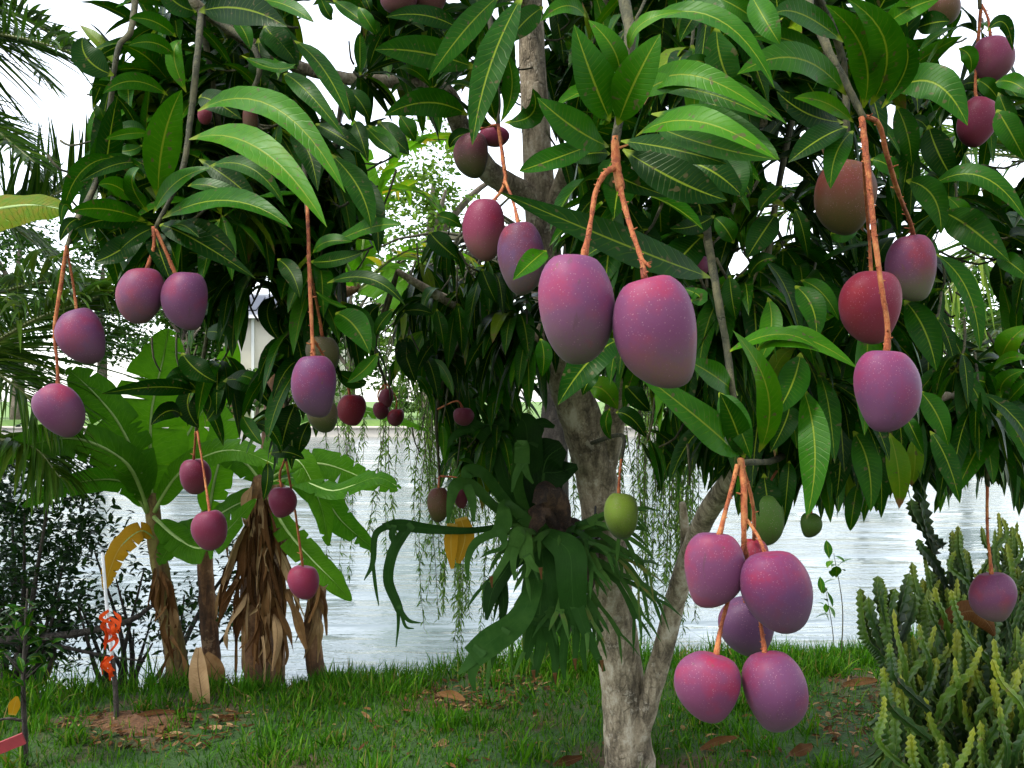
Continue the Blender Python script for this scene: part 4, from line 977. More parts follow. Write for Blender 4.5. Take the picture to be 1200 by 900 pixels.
for i in order[:max(0, 300 - ntr)]:
    g = G(); j = slice(i, i + 1)
    ribbons(g, C[j], S[j], N[j], prof[None] * WWD[j, None], us5, fold=rng.uniform(.1, .4), wave=rng.uniform(.05, .2), tint=TT[j])
    g.obj('leaf', M['mango_leaf'], tree)
rest = order[max(0, 300 - ntr):]
g = G()
ribbons(g, C[rest], S[rest], N[rest], prof[None] * WWD[rest, None], (-1, 0, 1), fold=rng.uniform(.1, .4, len(rest)), wave=rng.uniform(.05, .2, len(rest)), tint=TT[rest])
tag(g.obj('foliage', M['mango_leaf'], tree), kind='stuff')
tag(twg.obj('twigs', M['twig'], tree), kind='stuff')

# ------------------------------------------------------------------ mango fruit
def mango_mesh(L, Wd, seed):
    r = np.random.default_rng(seed)
    M_, K_ = 25, 28
    th = np.linspace(0, np.pi, M_)[:, None]; a = np.linspace(0, 2 * np.pi, K_, endpoint=False)[None]
    zz = np.cos(th) * (L / 2)
    egg = 1 + .10 * np.cos(th)                                # broad shoulder, narrower tip
    rr = np.sin(th) ** .92 * egg / 1.02
    x = rr * np.cos(a) * Wd / 2; y = rr * np.sin(a) * Wd / 2 * .9
    z = np.broadcast_to(zz, x.shape).copy()
    low = np.clip((-np.cos(th) - .35) / .65, 0, 1)
    x = x + low ** 2 * Wd * .06 * r.choice([-1, 1])             # the beak sits a little to one side
    top = np.clip((np.cos(th) - .86) / .14, 0, 1)
    z = z - top ** 2 * L * .055                                # small dimple at the stalk
    x = x * (1 + .02 * np.sin(3 * a + r.uniform(0, 6)) * np.sin(th)); y = y * (1 + .02 * np.cos(2 * a + r.uniform(0, 6)) * np.sin(th))
    x = x + .028 * Wd * np.sin(2.2 * th + r.uniform(0, 6)); y = y + .03 * Wd * np.sin(1.8 * th + r.uniform(0, 6))
    sh = r.uniform(-.07, .07); z = z + sh * x * np.clip(np.cos(th), 0, 1)               # one shoulder higher
    return np.stack([x, y, z], -1)
gf = grid_faces(25, 28, True)
for i, (mx_, my_, w, h, tilt, d, ck, green, label, group) in enumerate(MG):
    L, Wd = h * d / F, w * d / F
    ta = abs(R(tilt))
    if abs(tilt) > 30:                                       # w, h given for the tilted outline
        L, Wd = 66 * d / F, 54 * d / F
    g = G(); g.add(mango_mesh(L * 1.01, Wd * 1.02, i + 3), gf)
    o = g.obj('mango', M['green_mango' if ck in ('green', 'green2', 'greenp', 'bronze', 'brown', 'dusk2') else 'red_mango' if ck in ('red', 'maroon', 'wine', 'wine2', 'winered', 'crimson', 'magenta', 'plum', 'brownred') else 'mango'])
    o.location = W(mx_, my_, d)
    o.rotation_euler = (rng.normal(0, .05), R(tilt), 0)
    # turn about the fruit's own axis
    o.rotation_mode = 'XYZ'
    q = Matrix.Rotation(R(tilt), 4, 'Y') @ Matrix.Rotation(rng.uniform(-.9, .9), 4, 'Z')
    o.rotation_euler = q.to_euler()
    o.color = (*(c * k for c, k in zip(MC[ck], (.55, .55, .4) if ck.startswith('green') else (.40, .18, .27))), green)
    tag(o, label, 'mango', group or 'mangoes hanging in the tree')

# ------------------------------------------------------------------ staghorn fern hanging at the trunk
def ribbon_px(g, pts, widths, tint=.5, hint=None, fold=0.0, cyl=.0, us=us5, n=6, roll=0.0, wave=.05):
    """ribbon through (px,py,depth) points with widths in photo pixels"""
    P = np.array([np.append(W(*p), w * p[2] / F / 2) for p, w in zip(pts, widths)])
    P = smooth(P, n)
    C, HW = P[:, :3], np.maximum(P[:, 3], .0008)
    T = nrm(np.gradient(C, axis=0))
    Nh = nrm(nrm(CAMP - C) + np.array([0, 0, .3])) if hint is None else np.broadcast_to(nrm(np.array(hint, float)), C.shape)
    S = nrm(np.cross(T, Nh)); N = np.cross(S, T)
    S, N = S * math.cos(roll) + N * math.sin(roll), N * math.cos(roll) - S * math.sin(roll)
    return ribbons(g, C[None], S[None], N[None], HW[None], us, fold=fold, wave=wave, tint=tint, cyl=cyl)

fern = empty('staghorn_fern', W(668, 610, 3.62))
tag(fern, 'staghorn fern with antler shaped fronds in a dark basket on the trunk', 'fern')
g = G()
th = np.linspace(0, np.pi, 12)[:, None]; aa = np.linspace(0, 2 * np.pi, 18, endpoint=False)[None]
rb = 1 + .12 * rng.normal(0, 1, (12, 18)) * np.sin(th)
ctr = W(664, 655, 3.66)
g.add(np.stack([np.sin(th) * np.cos(aa) * .115 * rb, np.sin(th) * np.sin(aa) * .10 * rb, np.cos(th) * .15 * np.ones_like(aa) * rb], -1) + ctr, grid_faces(12, 18, True))
g.obj('root_ball', M['fibre'], fern)
g = G()
for k in range(5):                                          # wire ring of the basket
    z = .06 + .012 * k
    a = np.linspace(0, 2 * np.pi, 15)
    tube(g, [ctr + np.array([math.cos(t) * (.118 + .006 * math.sin(5 * t + k)), math.sin(t) * .105, z + .008 * math.sin(3 * t + k)]) for t in a], .0035, 5, 2)
tube(g, [ctr + np.array([.1, 0, .1]), W(700, 560, 3.72)], .004, 5, 2)
M['wire'] = plain('dark_wire', (.02, .02, .022), .5)
g.obj('basket_wire', M['wire'], fern)
for pts, wd in (([(655, 625, 3.58), (640, 600, 3.52), (625, 610, 3.48), (618, 640, 3.48)], [8, 22, 24, 5]), ([(665, 620, 3.58), (655, 590, 3.54), (640, 575, 3.5), (626, 590, 3.46)], [10, 28, 26, 6])):
    g = G(); ribbon_px(g, pts, wd, .0, cyl=.5, wave=.3); g.obj('shield_frond', M['fibre'], fern)
Q = lambda x, y, d: (420 + x / 3, 480 + y / 3, d)
FR = [  # each frond: list of lobes (points, widths), tint
    ([([Q(560, 400, 3.5), Q(400, 425, 3.4), Q(260, 420, 3.3), Q(150, 405, 3.25), Q(85, 412, 3.22)], [14, 14, 20, 26, 14]),
      ([Q(110, 405, 3.23), Q(60, 440, 3.2), Q(50, 540, 3.2), Q(20, 600, 3.2)], [14, 13, 11, 2]),
      ([Q(50, 530, 3.2), Q(60, 620, 3.2), Q(72, 690, 3.2)], [7, 7, 2]),
      ([Q(190, 404, 3.26), Q(155, 440, 3.25), Q(118, 510, 3.24), Q(105, 600, 3.25), Q(135, 680, 3.26), Q(150, 720, 3.26)], [16, 22, 22, 21, 19, 14]),
      ([Q(140, 690, 3.26), Q(140, 760, 3.27), Q(132, 835, 3.27)], [9, 6, 2]), ([Q(140, 690, 3.26), Q(175, 740, 3.26), Q(220, 750, 3.26)], [9, 8, 2]), ([Q(145, 690, 3.26), Q(165, 760, 3.26), Q(195, 770, 3.26)], [8, 6, 2]), ([Q(125, 405, 3.23), Q(118, 440, 3.22), Q(125, 470, 3.21), Q(120, 520, 3.21)], [12, 14, 11, 3])], .35),
    ([([Q(620, 420, 3.5), Q(520, 330, 3.4), Q(510, 400, 3.34), Q(480, 440, 3.32)], [20, 14, 24, 16]), ([Q(490, 430, 3.32), Q(420, 460, 3.3), Q(385, 520, 3.28), Q(385, 600, 3.28)], [13, 12, 9, 3]), ([Q(500, 420, 3.32), Q(510, 480, 3.3), Q(440, 510, 3.28)], [14, 8, 3])], .6),
    ([([Q(625, 430, 3.48), Q(585, 425, 3.36), Q(560, 440, 3.33), Q(545, 480, 3.3)], [12, 14, 22, 18]), ([Q(550, 460, 3.32), Q(520, 520, 3.29), Q(465, 610, 3.27)], [14, 11, 8]), ([Q(570, 445, 3.33), Q(545, 520, 3.29), Q(550, 600, 3.28)], [14, 10, 4])], .7),
    ([([Q(620, 430, 3.46), Q(595, 430, 3.36), Q(585, 470, 3.32), Q(590, 520, 3.3)], [12, 14, 22, 18]), ([Q(590, 510, 3.3), Q(600, 550, 3.29), Q(590, 590, 3.29)], [11, 8, 4]), ([Q(590, 510, 3.3), Q(615, 550, 3.28), Q(650, 575, 3.27)], [11, 9, 4])], .76),
    ([([Q(640, 430, 3.52), Q(680, 450, 3.4), Q(740, 500, 3.35), Q(750, 600, 3.34), Q(755, 700, 3.36)], [18, 30, 44, 42, 36]), ([Q(740, 660, 3.36), Q(730, 760, 3.38), Q(720, 880, 3.4), Q(725, 950, 3.4)], [18, 13, 11, 3]), ([Q(765, 680, 3.36), Q(800, 780, 3.36), Q(850, 890, 3.36)], [20, 16, 8]), ([Q(800, 780, 3.36), Q(790, 850, 3.37), Q(800, 920, 3.37)], [12, 9, 4]), ([Q(750, 680, 3.36), Q(765, 780, 3.37), Q(760, 900, 3.38)], [16, 12, 6]), ([Q(845, 870, 3.36), Q(865, 920, 3.36)], [9, 4])], .42),
    ([([Q(640, 450, 3.55), Q(650, 560, 3.42), Q(640, 680, 3.4), Q(630, 760, 3.4)], [24, 50, 56, 40]), ([Q(640, 720, 3.4), Q(640, 830, 3.42), Q(615, 940, 3.42)], [20, 16, 10]), ([Q(655, 720, 3.4), Q(690, 850, 3.42), Q(690, 960, 3.42)], [18, 14, 5]), ([Q(670, 700, 3.4), Q(720, 790, 3.4), Q(730, 870, 3.4)], [16, 12, 4]), ([Q(620, 730, 3.4), Q(600, 830, 3.42), Q(590, 880, 3.42)], [18, 14, 5])], .4),
    ([([Q(640, 470, 3.55), Q(610, 640, 3.36), Q(560, 740, 3.3), Q(470, 810, 3.25), Q(400, 870, 3.22)], [20, 26, 34, 40, 34]), ([Q(430, 840, 3.23), Q(390, 890, 3.22), Q(350, 930, 3.22)], [22, 14, 4]), ([Q(430, 840, 3.23), Q(400, 930, 3.22), Q(410, 990, 3.22)], [18, 12, 4]), ([Q(520, 770, 3.27), Q(480, 850, 3.27), Q(470, 900, 3.27)], [14, 10, 3])], .55),
    ([([Q(600, 420, 3.55), Q(520, 250, 3.5), Q(480, 120, 3.48), Q(400, 55, 3.44), Q(350, 60, 3.42)], [16, 20, 26, 20, 8]), ([Q(480, 130, 3.48), Q(500, 60, 3.5), Q(520, 0, 3.52)], [20, 22, 8]), ([Q(400, 60, 3.44), Q(340, 90, 3.4), Q(300, 150, 3.38)], [14, 10, 3])], .4),
    ([([Q(610, 420, 3.55), Q(560, 270, 3.46), Q(565, 160, 3.4), Q(575, 125, 3.36), Q(575, 190, 3.33)], [14, 16, 18, 20, 22]), ([Q(570, 190, 3.33), Q(550, 240, 3.32), Q(540, 290, 3.32)], [12, 8, 3]), ([Q(580, 190, 3.33), Q(595, 230, 3.32), Q(615, 260, 3.32)], [12, 8, 3])], .58),
    ([([Q(600, 420, 3.55), Q(500, 300, 3.45), Q(440, 225, 3.38), Q(390, 215, 3.34), Q(380, 240, 3.32)], [14, 16, 16, 20, 14])], .55),
    ([([Q(600, 430, 3.55), Q(480, 340, 3.42), Q(400, 265, 3.36), Q(345, 265, 3.33), Q(325, 320, 3.31), Q(315, 400, 3.31)], [12, 14, 16, 18, 12, 4]), ([Q(380, 265, 3.34), Q(400, 320, 3.32), Q(405, 395, 3.31)], [14, 12, 4])], .62),
    ([([Q(640, 420, 3.58), Q(640, 300, 3.56), Q(660, 180, 3.56), Q(720, 130, 3.55)], [24, 50, 70, 20]), ([Q(650, 220, 3.56), Q(700, 220, 3.55), Q(770, 200, 3.55)], [30, 40, 8])], .12),
    ([([Q(640, 430, 3.58), Q(600, 200, 3.56), Q(590, 60, 3.55), Q(560, 20, 3.54)], [20, 40, 36, 8]), ([Q(600, 120, 3.55), Q(640, 50, 3.56), Q(690, 60, 3.56)], [26, 18, 5])], .3),
    ([([Q(650, 480, 3.6), Q(740, 640, 3.56), Q(800, 720, 3.54), Q(860, 780, 3.54)], [16, 26, 22, 4])], .4),
    ([([Q(600, 440, 3.56), Q(520, 560, 3.5), Q(470, 640, 3.48), Q(450, 740, 3.48)], [16, 22, 22, 4]), ([Q(500, 590, 3.49), Q(510, 680, 3.5), Q(500, 780, 3.5)], [18, 14, 4])], .15),
]
for lobes, tint in FR:
    g = G()
    slim = .58 if lobes[0][0][-1][0] < 460 else .85
    for pts, wd in lobes:
        ribbon_px(g, pts, [w * slim for w in wd], tint, cyl=.05, fold=rng.uniform(-.12, .12), wave=.14, us=(-1, -.4, .4, 1))
    g.obj('frond', M['fern'], fern)
def forked(g, p, d, L, w, lvl, tint):
    mid = p + d * L * .5 + np.array([0, 0, -.04 * L]); e = p + d * L + np.array([0, 0, -.22 * L])
    ww = [w, w * 1.15, w * (1.5 if lvl else .12)]
    P = smooth([list(p) + [ww[0]], list(mid) + [ww[1]], list(e) + [ww[2]]], 6)
    C = P[:, :3]; T = nrm(np.gradient(C, axis=0)); Nh = nrm(np.array([.1, -.8, .6]) + rng.normal(0, .2, 3))
    S = nrm(np.cross(T, np.broadcast_to(Nh, T.shape))); N = np.cross(S, T)
    ribbons(g, C[None], S[None], N[None], P[None, :, 3], (-1, -.4, .4, 1), wave=.12, tint=tint, cyl=.15)
    if lvl:
        dn = nrm(T[-1] + np.array([0, 0, -.25]))
        for sg in (-1, 1):
            forked(g, e - T[-1] * w * .8 + S[-1] * sg * w * .6, nrm(dn + S[-1] * sg * rng.uniform(.25, .6) + rng.normal(0, .1, 3)), L * rng.uniform(.55, .85), w * .66, lvl - 1, tint)
for k in range(24):
    a = rng.uniform(-2.9, .3); el = rng.uniform(-.9, .9)
    d = np.array([math.cos(a) * math.cos(el), math.sin(a) * math.cos(el), math.sin(el)])
    if d[1] > .2: d[1] *= -1
    g = G(); forked(g, ctr + np.array([-.03, -.06, .05]) + d * .04, d, rng.uniform(.11, .2), rng.uniform(.009, .017), 2, np.clip(rng.normal(.68, .18), 0, .9))
    g.obj('frond', M['fern'], fern)
g = G(); ribbon_px(g, [Q(330, 400, 3.4), Q(325, 470, 3.36), Q(330, 560, 3.34)], [12, 16, 4], .8); ribbon_px(g, [Q(360, 380, 3.42), Q(375, 450, 3.4), Q(350, 540, 3.38)], [14, 22, 5], .5)
g.obj('yellowed_frond', M['yellow_leaf'], fern)
for x, y, d in ((615, 935, 3.42), (690, 945, 3.42), (855, 900, 3.36), (640, 575, 3.27), (466, 605, 3.27), (760, 895, 3.38)):
    g = G(); ribbon_px(g, [Q(x, y - 20, d - .01), Q(x + 4, y + 22, d - .01)], [5, 1], .4)
    g.obj('browned_tip', M['dry_leaf'], fern)

# ------------------------------------------------------------------ banana plants
def banana_leaf(par, pts, width, tint=.5, mat='banana_leaf', hint=None, fold=.18, tear=.25, roll=0.0, name='leaf', taper=True):
    P = smooth([W(*p) for p in pts], 22)
    T = nrm(np.gradient(P, axis=0)); Mn = len(P)
    v = np.linspace(0, 1, Mn)
    d = np.mean([p[2] for p in pts])
    wp = np.sin(np.pi * np.clip((v - .06) / .94, 0, 1) ** .75) ** .55 if taper else np.where(v < .08, 0, 1.0)
    HW = np.maximum(width * d / F / 2 * wp, .006)
    Nh = nrm(nrm(CAMP - P) + np.array([0, 0, .5])) if hint is None else np.broadcast_to(nrm(np.array(hint, float)), P.shape)
    S = nrm(np.cross(T, Nh)); N = np.cross(S, T)
    S, N = S * math.cos(roll) + N * math.sin(roll), N * math.cos(roll) - S * math.sin(roll)
    us = np.array([-1, -.66, -.33, 0, .33, .66, 1]); K = 7
    HS = np.ones((Mn, K))
    for side in (slice(0, 3), slice(4, 7)):                   # torn edges
        cut = rng.random(Mn) < tear * .28
        HS[cut, side] *= rng.uniform(.15, .75, (cut.sum(), 1))
        HS[:, side] *= (1 + .06 * np.sin(v * rng.uniform(9, 17) + rng.uniform(0, 6)) + .03 * np.sin(v * 40 + rng.uniform(0, 6)))[:, None]
    hgt_ = fold * np.abs(us)[None] - .22 * us[None] ** 2 + .05 * np.sin(v * 26 + rng.uniform(0, 6))[:, None] * np.abs(us)[None]
    V = P[:, None] + S[:, None] * (us[None] * HW[:, None] * HS)[..., None] + N[:, None] * (hgt_ * HW[:, None])[..., None]
    g = G(); uv = np.stack(np.meshgrid(us * .5 + .5, v), -1)
    g.add(V, grid_faces(Mn, K), uv, np.full(Mn * K, tint))
    o = g.obj(name, M[mat], par)
    g = G(); tube(g, P[::11] - N[::11] * .004, np.linspace(.012, .003, len(P[::11])) * min(1.0, width / 40), 6, 3)
    g.obj('midrib', M['midrib'], o)
    return o
M['midrib'] = plain('banana_midrib', (.2, .3, .07), .5, .2, 20)
def stem(par, pts, rad, mat, name='pseudostem', K=12, rough=.06):
    g = G(); tube(g, [W(*p) for p in pts], rad, K, 6, .5, rough); return g.obj(name, M[mat], par)
def dry_strip(par, pts, wd, tint=.6, name='dry_leaf'):
    g = G()
    for k in range(3):                                       # a shredded blade: strips that part towards the tip
        o = rng.normal(0, 1, 2) * 3.5
        pp = [(x + o[0] * i / len(pts) + rng.normal(0, 1.2), y + o[1] * i / len(pts) * 2, d + rng.normal(0, .012)) for i, (x, y, d) in enumerate(pts)]
        ribbon_px(g, pp, [w * rng.uniform(.3, .7) for w in wd], np.clip(tint + rng.normal(0, .12), 0, 1), fold=rng.uniform(-.9, 1.1), cyl=rng.uniform(-.7, .7), wave=.6, roll=rng.uniform(-1, 1)); return g.obj(name, M['dry_leaf'], par)
def on_ground(px, d):
    p = W(px, 800, d); p[2] = float(hgt(p[0], p[1])); return p

bA = empty('banana_plant', on_ground(208, 5.3))
tag(bA, 'young banana plant with slender green brown stem and broad leaves beside the stake', 'banana plant')
stem(bA, [(212, 815, 5.3), (206, 770, 5.3), (192, 690, 5.28), (182, 630, 5.25), (178, 580, 5.22)], [.075, .058, .048, .042, .036], 'pseudostem')
banana_leaf(bA, [(178, 600, 5.22), (176, 540, 5.2), (178, 480, 5.18), (190, 425, 5.2), (198, 385, 5.24)], 84, .72, fold=.1)
banana_leaf(bA, [(176, 596, 5.22), (160, 540, 5.1), (135, 490, 5.0), (100, 450, 4.9), (78, 432, 4.85)], 52, .6, fold=.15)
banana_leaf(bA, [(174, 600, 5.2), (150, 545, 5.0), (95, 515, 4.8), (40, 520, 4.6), (-30, 548, 4.5)], 46, .6, roll=.3)
banana_leaf(bA, [(172, 602, 5.2), (150, 568, 5.1), (115, 562, 5.0), (70, 572, 4.9), (26, 594, 4.85)], 30, .45, roll=.4)
banana_leaf(bA, [(180, 600, 5.2), (205, 560, 5.1), (240, 535, 5.0), (280, 528, 4.9), (330, 548, 4.85)], 46, .68, roll=.2)
banana_leaf(bA, [(180, 600, 5.25), (196, 555, 5.35), (225, 500, 5.5), (262, 440, 5.6), (275, 395, 5.6)], 46, .8)
banana_leaf(bA, [(180, 605, 5.2), (210, 632, 5.1), (245, 640, 5.0), (300, 585, 4.9)], 40, .65)
banana_leaf(bA, [(182, 632, 5.22), (165, 622, 5.15), (142, 640, 5.1), (130, 665, 5.1), (122, 692, 5.1)], 26, .6, 'yellow_leaf', name='yellow_leaf')
for pts, wd in (([(195, 700, 5.2), (205, 725, 5.17), (212, 765, 5.2)], [12, 16, 6]), ([(190, 670, 5.2), (198, 690, 5.18), (206, 720, 5.18)], [10, 14, 5]), ([(205, 760, 5.22), (196, 770, 5.2), (188, 795, 5.2)], [8, 10, 4]), ([(200, 745, 5.2), (215, 770, 5.16), (222, 800, 5.15)], [10, 12, 5])):
    dry_strip(bA, pts, wd, .5)
for k in range(10):
    y = rng.uniform(650, 760); x = 186 + (y - 650) * .19 + rng.uniform(-9, 9)
    dry_strip(bA, [(x, y, 5.2), (x + rng.normal(0, 3), y + 22, 5.19), (x + rng.normal(0, 7), y + 48, 5.19)], [8, 12, 4], rng.uniform(.1, .7))


bB = empty('banana_plant', on_ground(243, 5.5))
tag(bB, 'thin banana plant with dark brown stem between two thicker stems', 'banana plant')
stem(bB, [(250, 815, 5.5), (247, 760, 5.5), (242, 690, 5.48), (240, 640, 5.45), (242, 600, 5.4)], [.055, .05, .045, .04, .03], 'dry_stem')
banana_leaf(bB, [(242, 612, 5.4), (225, 620, 5.3), (200, 640, 5.2), (186, 662, 5.15)], 32, .6)
banana_leaf(bB, [(242, 612, 5.4), (252, 560, 5.4), (262, 510, 5.5), (250, 460, 5.6)], 40, .7)
banana_leaf(bB, [(242, 615, 5.4), (262, 600, 5.3), (295, 585, 5.2), (318, 598, 5.15)], 34, .6)

bC = empty('banana_plant', on_ground(305, 5.25))
tag(bC, 'thick banana plant wrapped in dry brown hanging leaves', 'banana plant')
stem(bC, [(308, 815, 5.25), (303, 760, 5.25), (300, 690, 5.24), (302, 620, 5.22), (308, 560, 5.2)], [.1, .085, .075, .065, .05], 'dry_stem', K=14, rough=.12)
for k in range(72):
    x = rng.uniform(276, 332); y = rng.uniform(565, 725); ln = rng.uniform(50, 120); dx = rng.normal(0, 8) + (x - 303) * .35
    dd = 5.22 - .13 * math.cos((x - 303) / 30 * 1.3) - .01
    dry_strip(bC, [(x * .5 + 151, y, dd + .02), (x + dx * .4, y + ln * .35, dd - .01), (x + dx, y + ln * .75, dd - .02), (x + dx * 1.1 + rng.normal(0, 5), min(y + ln, 800), dd)], [rng.uniform(4, 12), rng.uniform(6, 20), rng.uniform(4, 14), 2], rng.uniform(0, 1))
for pts, wd, tn in (([(322, 600, 5.15), (350, 640, 5.1), (372, 690, 5.08), (366, 735, 5.08)], [10, 16, 18, 5], .6), ([(282, 680, 5.1), (266, 700, 5.06), (258, 735, 5.05)], [12, 18, 5], .3), ([(335, 690, 5.1), (345, 720, 5.08), (358, 770, 5.08)], [14, 20, 8], .8), ([(318, 715, 5.08), (328, 745, 5.04), (325, 790, 5.04)], [12, 18, 6], .9)):
    dry_strip(bC, pts, wd, tn)
banana_leaf(bC, [(308, 568, 5.2), (345, 560, 5.0), (390, 575, 4.9), (440, 560, 4.8), (470, 572, 4.75)], 30, .55, roll=.3)
banana_leaf(bC, [(310, 566, 5.2), (345, 545, 5.2), (385, 545, 5.2), (425, 560, 5.2), (466, 575, 5.2)], 38, .6)
banana_leaf(bC, [(308, 572, 5.2), (335, 620, 5.1), (365, 655, 5.0), (390, 680, 4.95), (412, 704, 4.95)], 34, .72)
banana_leaf(bC, [(308, 566, 5.2), (330, 545, 5.3), (370, 570, 5.3), (400, 610, 5.3), (440, 645, 5.3)], 44, .55)
banana_leaf(bC, [(308, 566, 5.2), (318, 540, 5.1), (350, 540, 5.0), (375, 590, 4.95), (385, 640, 4.95)], 34, .7)
banana_leaf(bC, [(306, 566, 5.2), (290, 545, 5.2), (262, 530, 5.2), (225, 535, 5.2)], 36, .6)
banana_leaf(bC, [(308, 562, 5.2), (330, 500, 5.5), (390, 480, 5.8), (445, 485, 6.0), (502, 505, 6.1)], 30, .72, roll=.5)

bD = empty('banana_plant', on_ground(376, 5.45))
tag(bD, 'dead banana stump with curled brown leaves beside the thick stem', 'banana plant')
stem(bD, [(372, 800, 5.45), (366, 740, 5.45), (372, 700, 5.45), (378, 680, 5.44)], [.05, .048, .045, .03], 'dry_stem')
for k in range(9):
    x = rng.uniform(362, 382); y = rng.uniform(675, 720); ln = rng.uniform(35, 70)
    dry_strip(bD, [(370, y, 5.4), (x, y + ln * .4, 5.38), (x + rng.normal(0, 8), y + ln, 5.38)], [8, rng.uniform(8, 15), 3], rng.uniform(.2, 1))

bE = empty('banana_plant', on_ground(-190, 3.4))
tag(bE, 'banana plant reaching in with one yellowing leaf with browned edge', 'banana plant')
stem(bE, [(-190, 985, 3.4), (-188, 700, 3.4), (-180, 450, 3.38), (-172, 330, 3.36)], [.1, .09, .075, .05], 'pseudostem')
banana_leaf(bE, [(-172, 340, 3.36), (-120, 272, 3.25), (-40, 252, 3.15), (30, 240, 3.05), (78, 246, 3.0)], 58, .93, hint=(0, -1, .45), fold=-.15, tear=.05)
banana_leaf(bE, [(-172, 340, 3.36), (-200, 200, 3.4), (-190, 80, 3.5), (-170, 0, 3.6)], 90, .6)
banana_leaf(bE, [(-172, 345, 3.36), (-230, 280, 3.2), (-290, 270, 3.1), (-360, 330, 3.0)], 80, .6)

bF = empty('banana_plant', on_ground(316, 5.6))
tag(bF, 'tall bright green banana plant standing behind the mango crown', 'banana plant')
stem(bF, [(316, 800, 5.6), (318, 650, 5.62), (322, 500, 5.65), (332, 410, 5.7), (360, 365, 5.8), (420, 335, 5.88)], [.085, .08, .07, .06, .05, .03], 'dry_stem')
banana_leaf(bF, [(420, 340, 5.88), (425, 290, 5.8), (430, 240, 5.8), (424, 190, 5.85), (414, 140, 5.9)], 40, .8, tear=.1)
BFL = [[(420, 340, 5.88), (432, 260, 5.85), (455, 195, 5.9), (495, 165, 6.0), (545, 165, 6.1)], [(420, 342, 5.88), (450, 310, 5.7), (490, 290, 5.6), (540, 300, 5.5), (580, 330, 5.5)], [(420, 342, 5.88), (410, 290, 6.0), (440, 230, 6.2), (490, 225, 6.3), (530, 260, 6.3)]]
banana_leaf(bF, [(420, 342, 5.88), (440, 330, 5.6), (460, 340, 5.5), (490, 370, 5.4)], 50, .7)
banana_leaf(bF, [(420, 342, 5.88), (400, 300, 5.7), (370, 300, 5.6), (340, 330, 5.5)], 50, .6)

# ------------------------------------------------------------------ coconut palms
def frond(par, pts, nleaf, ll, droop, tint, side_up=.2, w=.012, rad=.018, mat='palm'):
    P = smooth([W(*p) for p in pts], 12)
    T = nrm(np.gradient(P, axis=0))
    g = G(); tube(g, P[::4], np.linspace(rad, .004, len(P[::4])), 6, 3)
    o = g.obj('frond', M['midrib2'], par)
    s = np.linspace(.12, .99, nleaf)
    idx = s * (len(P) - 1); i0 = np.minimum(idx.astype(int), len(P) - 2); fr = (idx - i0)[:, None]
    B = P[i0] * (1 - fr) + P[i0 + 1] * fr; TT_ = T[i0]
    Sd = nrm(np.cross(TT_, [0, 0, 1.0])); Up = np.cross(Sd, TT_)
    prof = np.array([.35, .9, 1, .8, .5, .06])
    g = G()
    for sg in (-1, 1):
        n = nleaf
        d = TT_ * rng.uniform(.45, .75, (n, 1)) + Sd * sg + Up * (side_up + rng.normal(0, .12, (n, 1))) + rng.normal(0, .07, (n, 3))
        L = ll * np.sin(np.pi * (s * .82 + .14)) ** .6 * rng.uniform(.85, 1.1, n)
        C, S, N, T2 = bend_lines(B, d, L, rng.uniform(.6, 1.3, n) * droop, 6, rng.normal(0, .3, n) + sg * .5)
        ribbons(g, C, S, N, prof[None] * w * rng.uniform(.75, 1.1, (n, 1)), (-1, 0, 1), fold=.5, tint=np.clip(rng.normal(tint, .15, n), 0, 1))
    tag(g.obj('leaflets', M[mat], o), kind='stuff')
M['midrib2'] = plain('palm_rachis', (.17, .19, .06), .5, .25, 20)
for pts in BFL: frond(bF, pts, 26, .21, .5, .8, .0, .026, .012, 'banana_leaf')
pl = empty('coconut_palm', on_ground(-420, 5.2))
tag(pl, 'coconut palm with long feathery fronds behind the yellowing banana leaf', 'palm tree')
stem(pl, [(-420, 830, 5.2), (-400, 600, 5.2), (-370, 380, 5.25), (-340, 250, 5.3)], [.17, .14, .13, .1], 'dark_bark', 'trunk', 14)
frond(pl, [(-340, 250, 5.3), (-200, 380, 5.0), (-60, 420, 4.8), (40, 375, 4.7), (150, 335, 4.75)], 100, .95, .75, .55, .1)
frond(pl, [(-340, 250, 5.3), (-200, 80, 5.1), (-100, 40, 5.0), (10, 42, 4.9), (110, 70, 4.9)], 90, .62, .5, .35, .2)
frond(pl, [(-340, 250, 5.3), (-180, 290, 5.5), (-60, 290, 5.6), (50, 235, 5.7), (190, 165, 5.8)], 90, .75, .15, .3, .4)
frond(pl, [(-340, 250, 5.3), (-220, 150, 5.6), (-90, 130, 5.8), (0, 160, 5.9), (60, 230, 6.0)], 80, .7, .6, .3, .2)
frond(pl, [(-340, 250, 5.3), (-160, 460, 4.9), (-60, 510, 4.7), (30, 520, 4.6), (70, 560, 4.6)], 80, .6, .9, .6, 0)
frond(pl, [(-340, 250, 5.3), (-220, -40, 5.0), (-110, -60, 4.8), (-40, 40, 4.7), (-15, 190, 4.7)], 80, .62, .2, .35, .1)
frond(pl, [(-340, 250, 5.3), (-200, 60, 5.2), (-90, -10, 5.2), (0, 10, 5.2), (80, 50, 5.2)], 90, .5, .3, .35, .2)
frond(pl, [(-340, 250, 5.3), (-160, 330, 5.0), (-30, 345, 4.9), (60, 330, 4.9), (140, 345, 4.9)], 90, .8, .9, .55, .1)
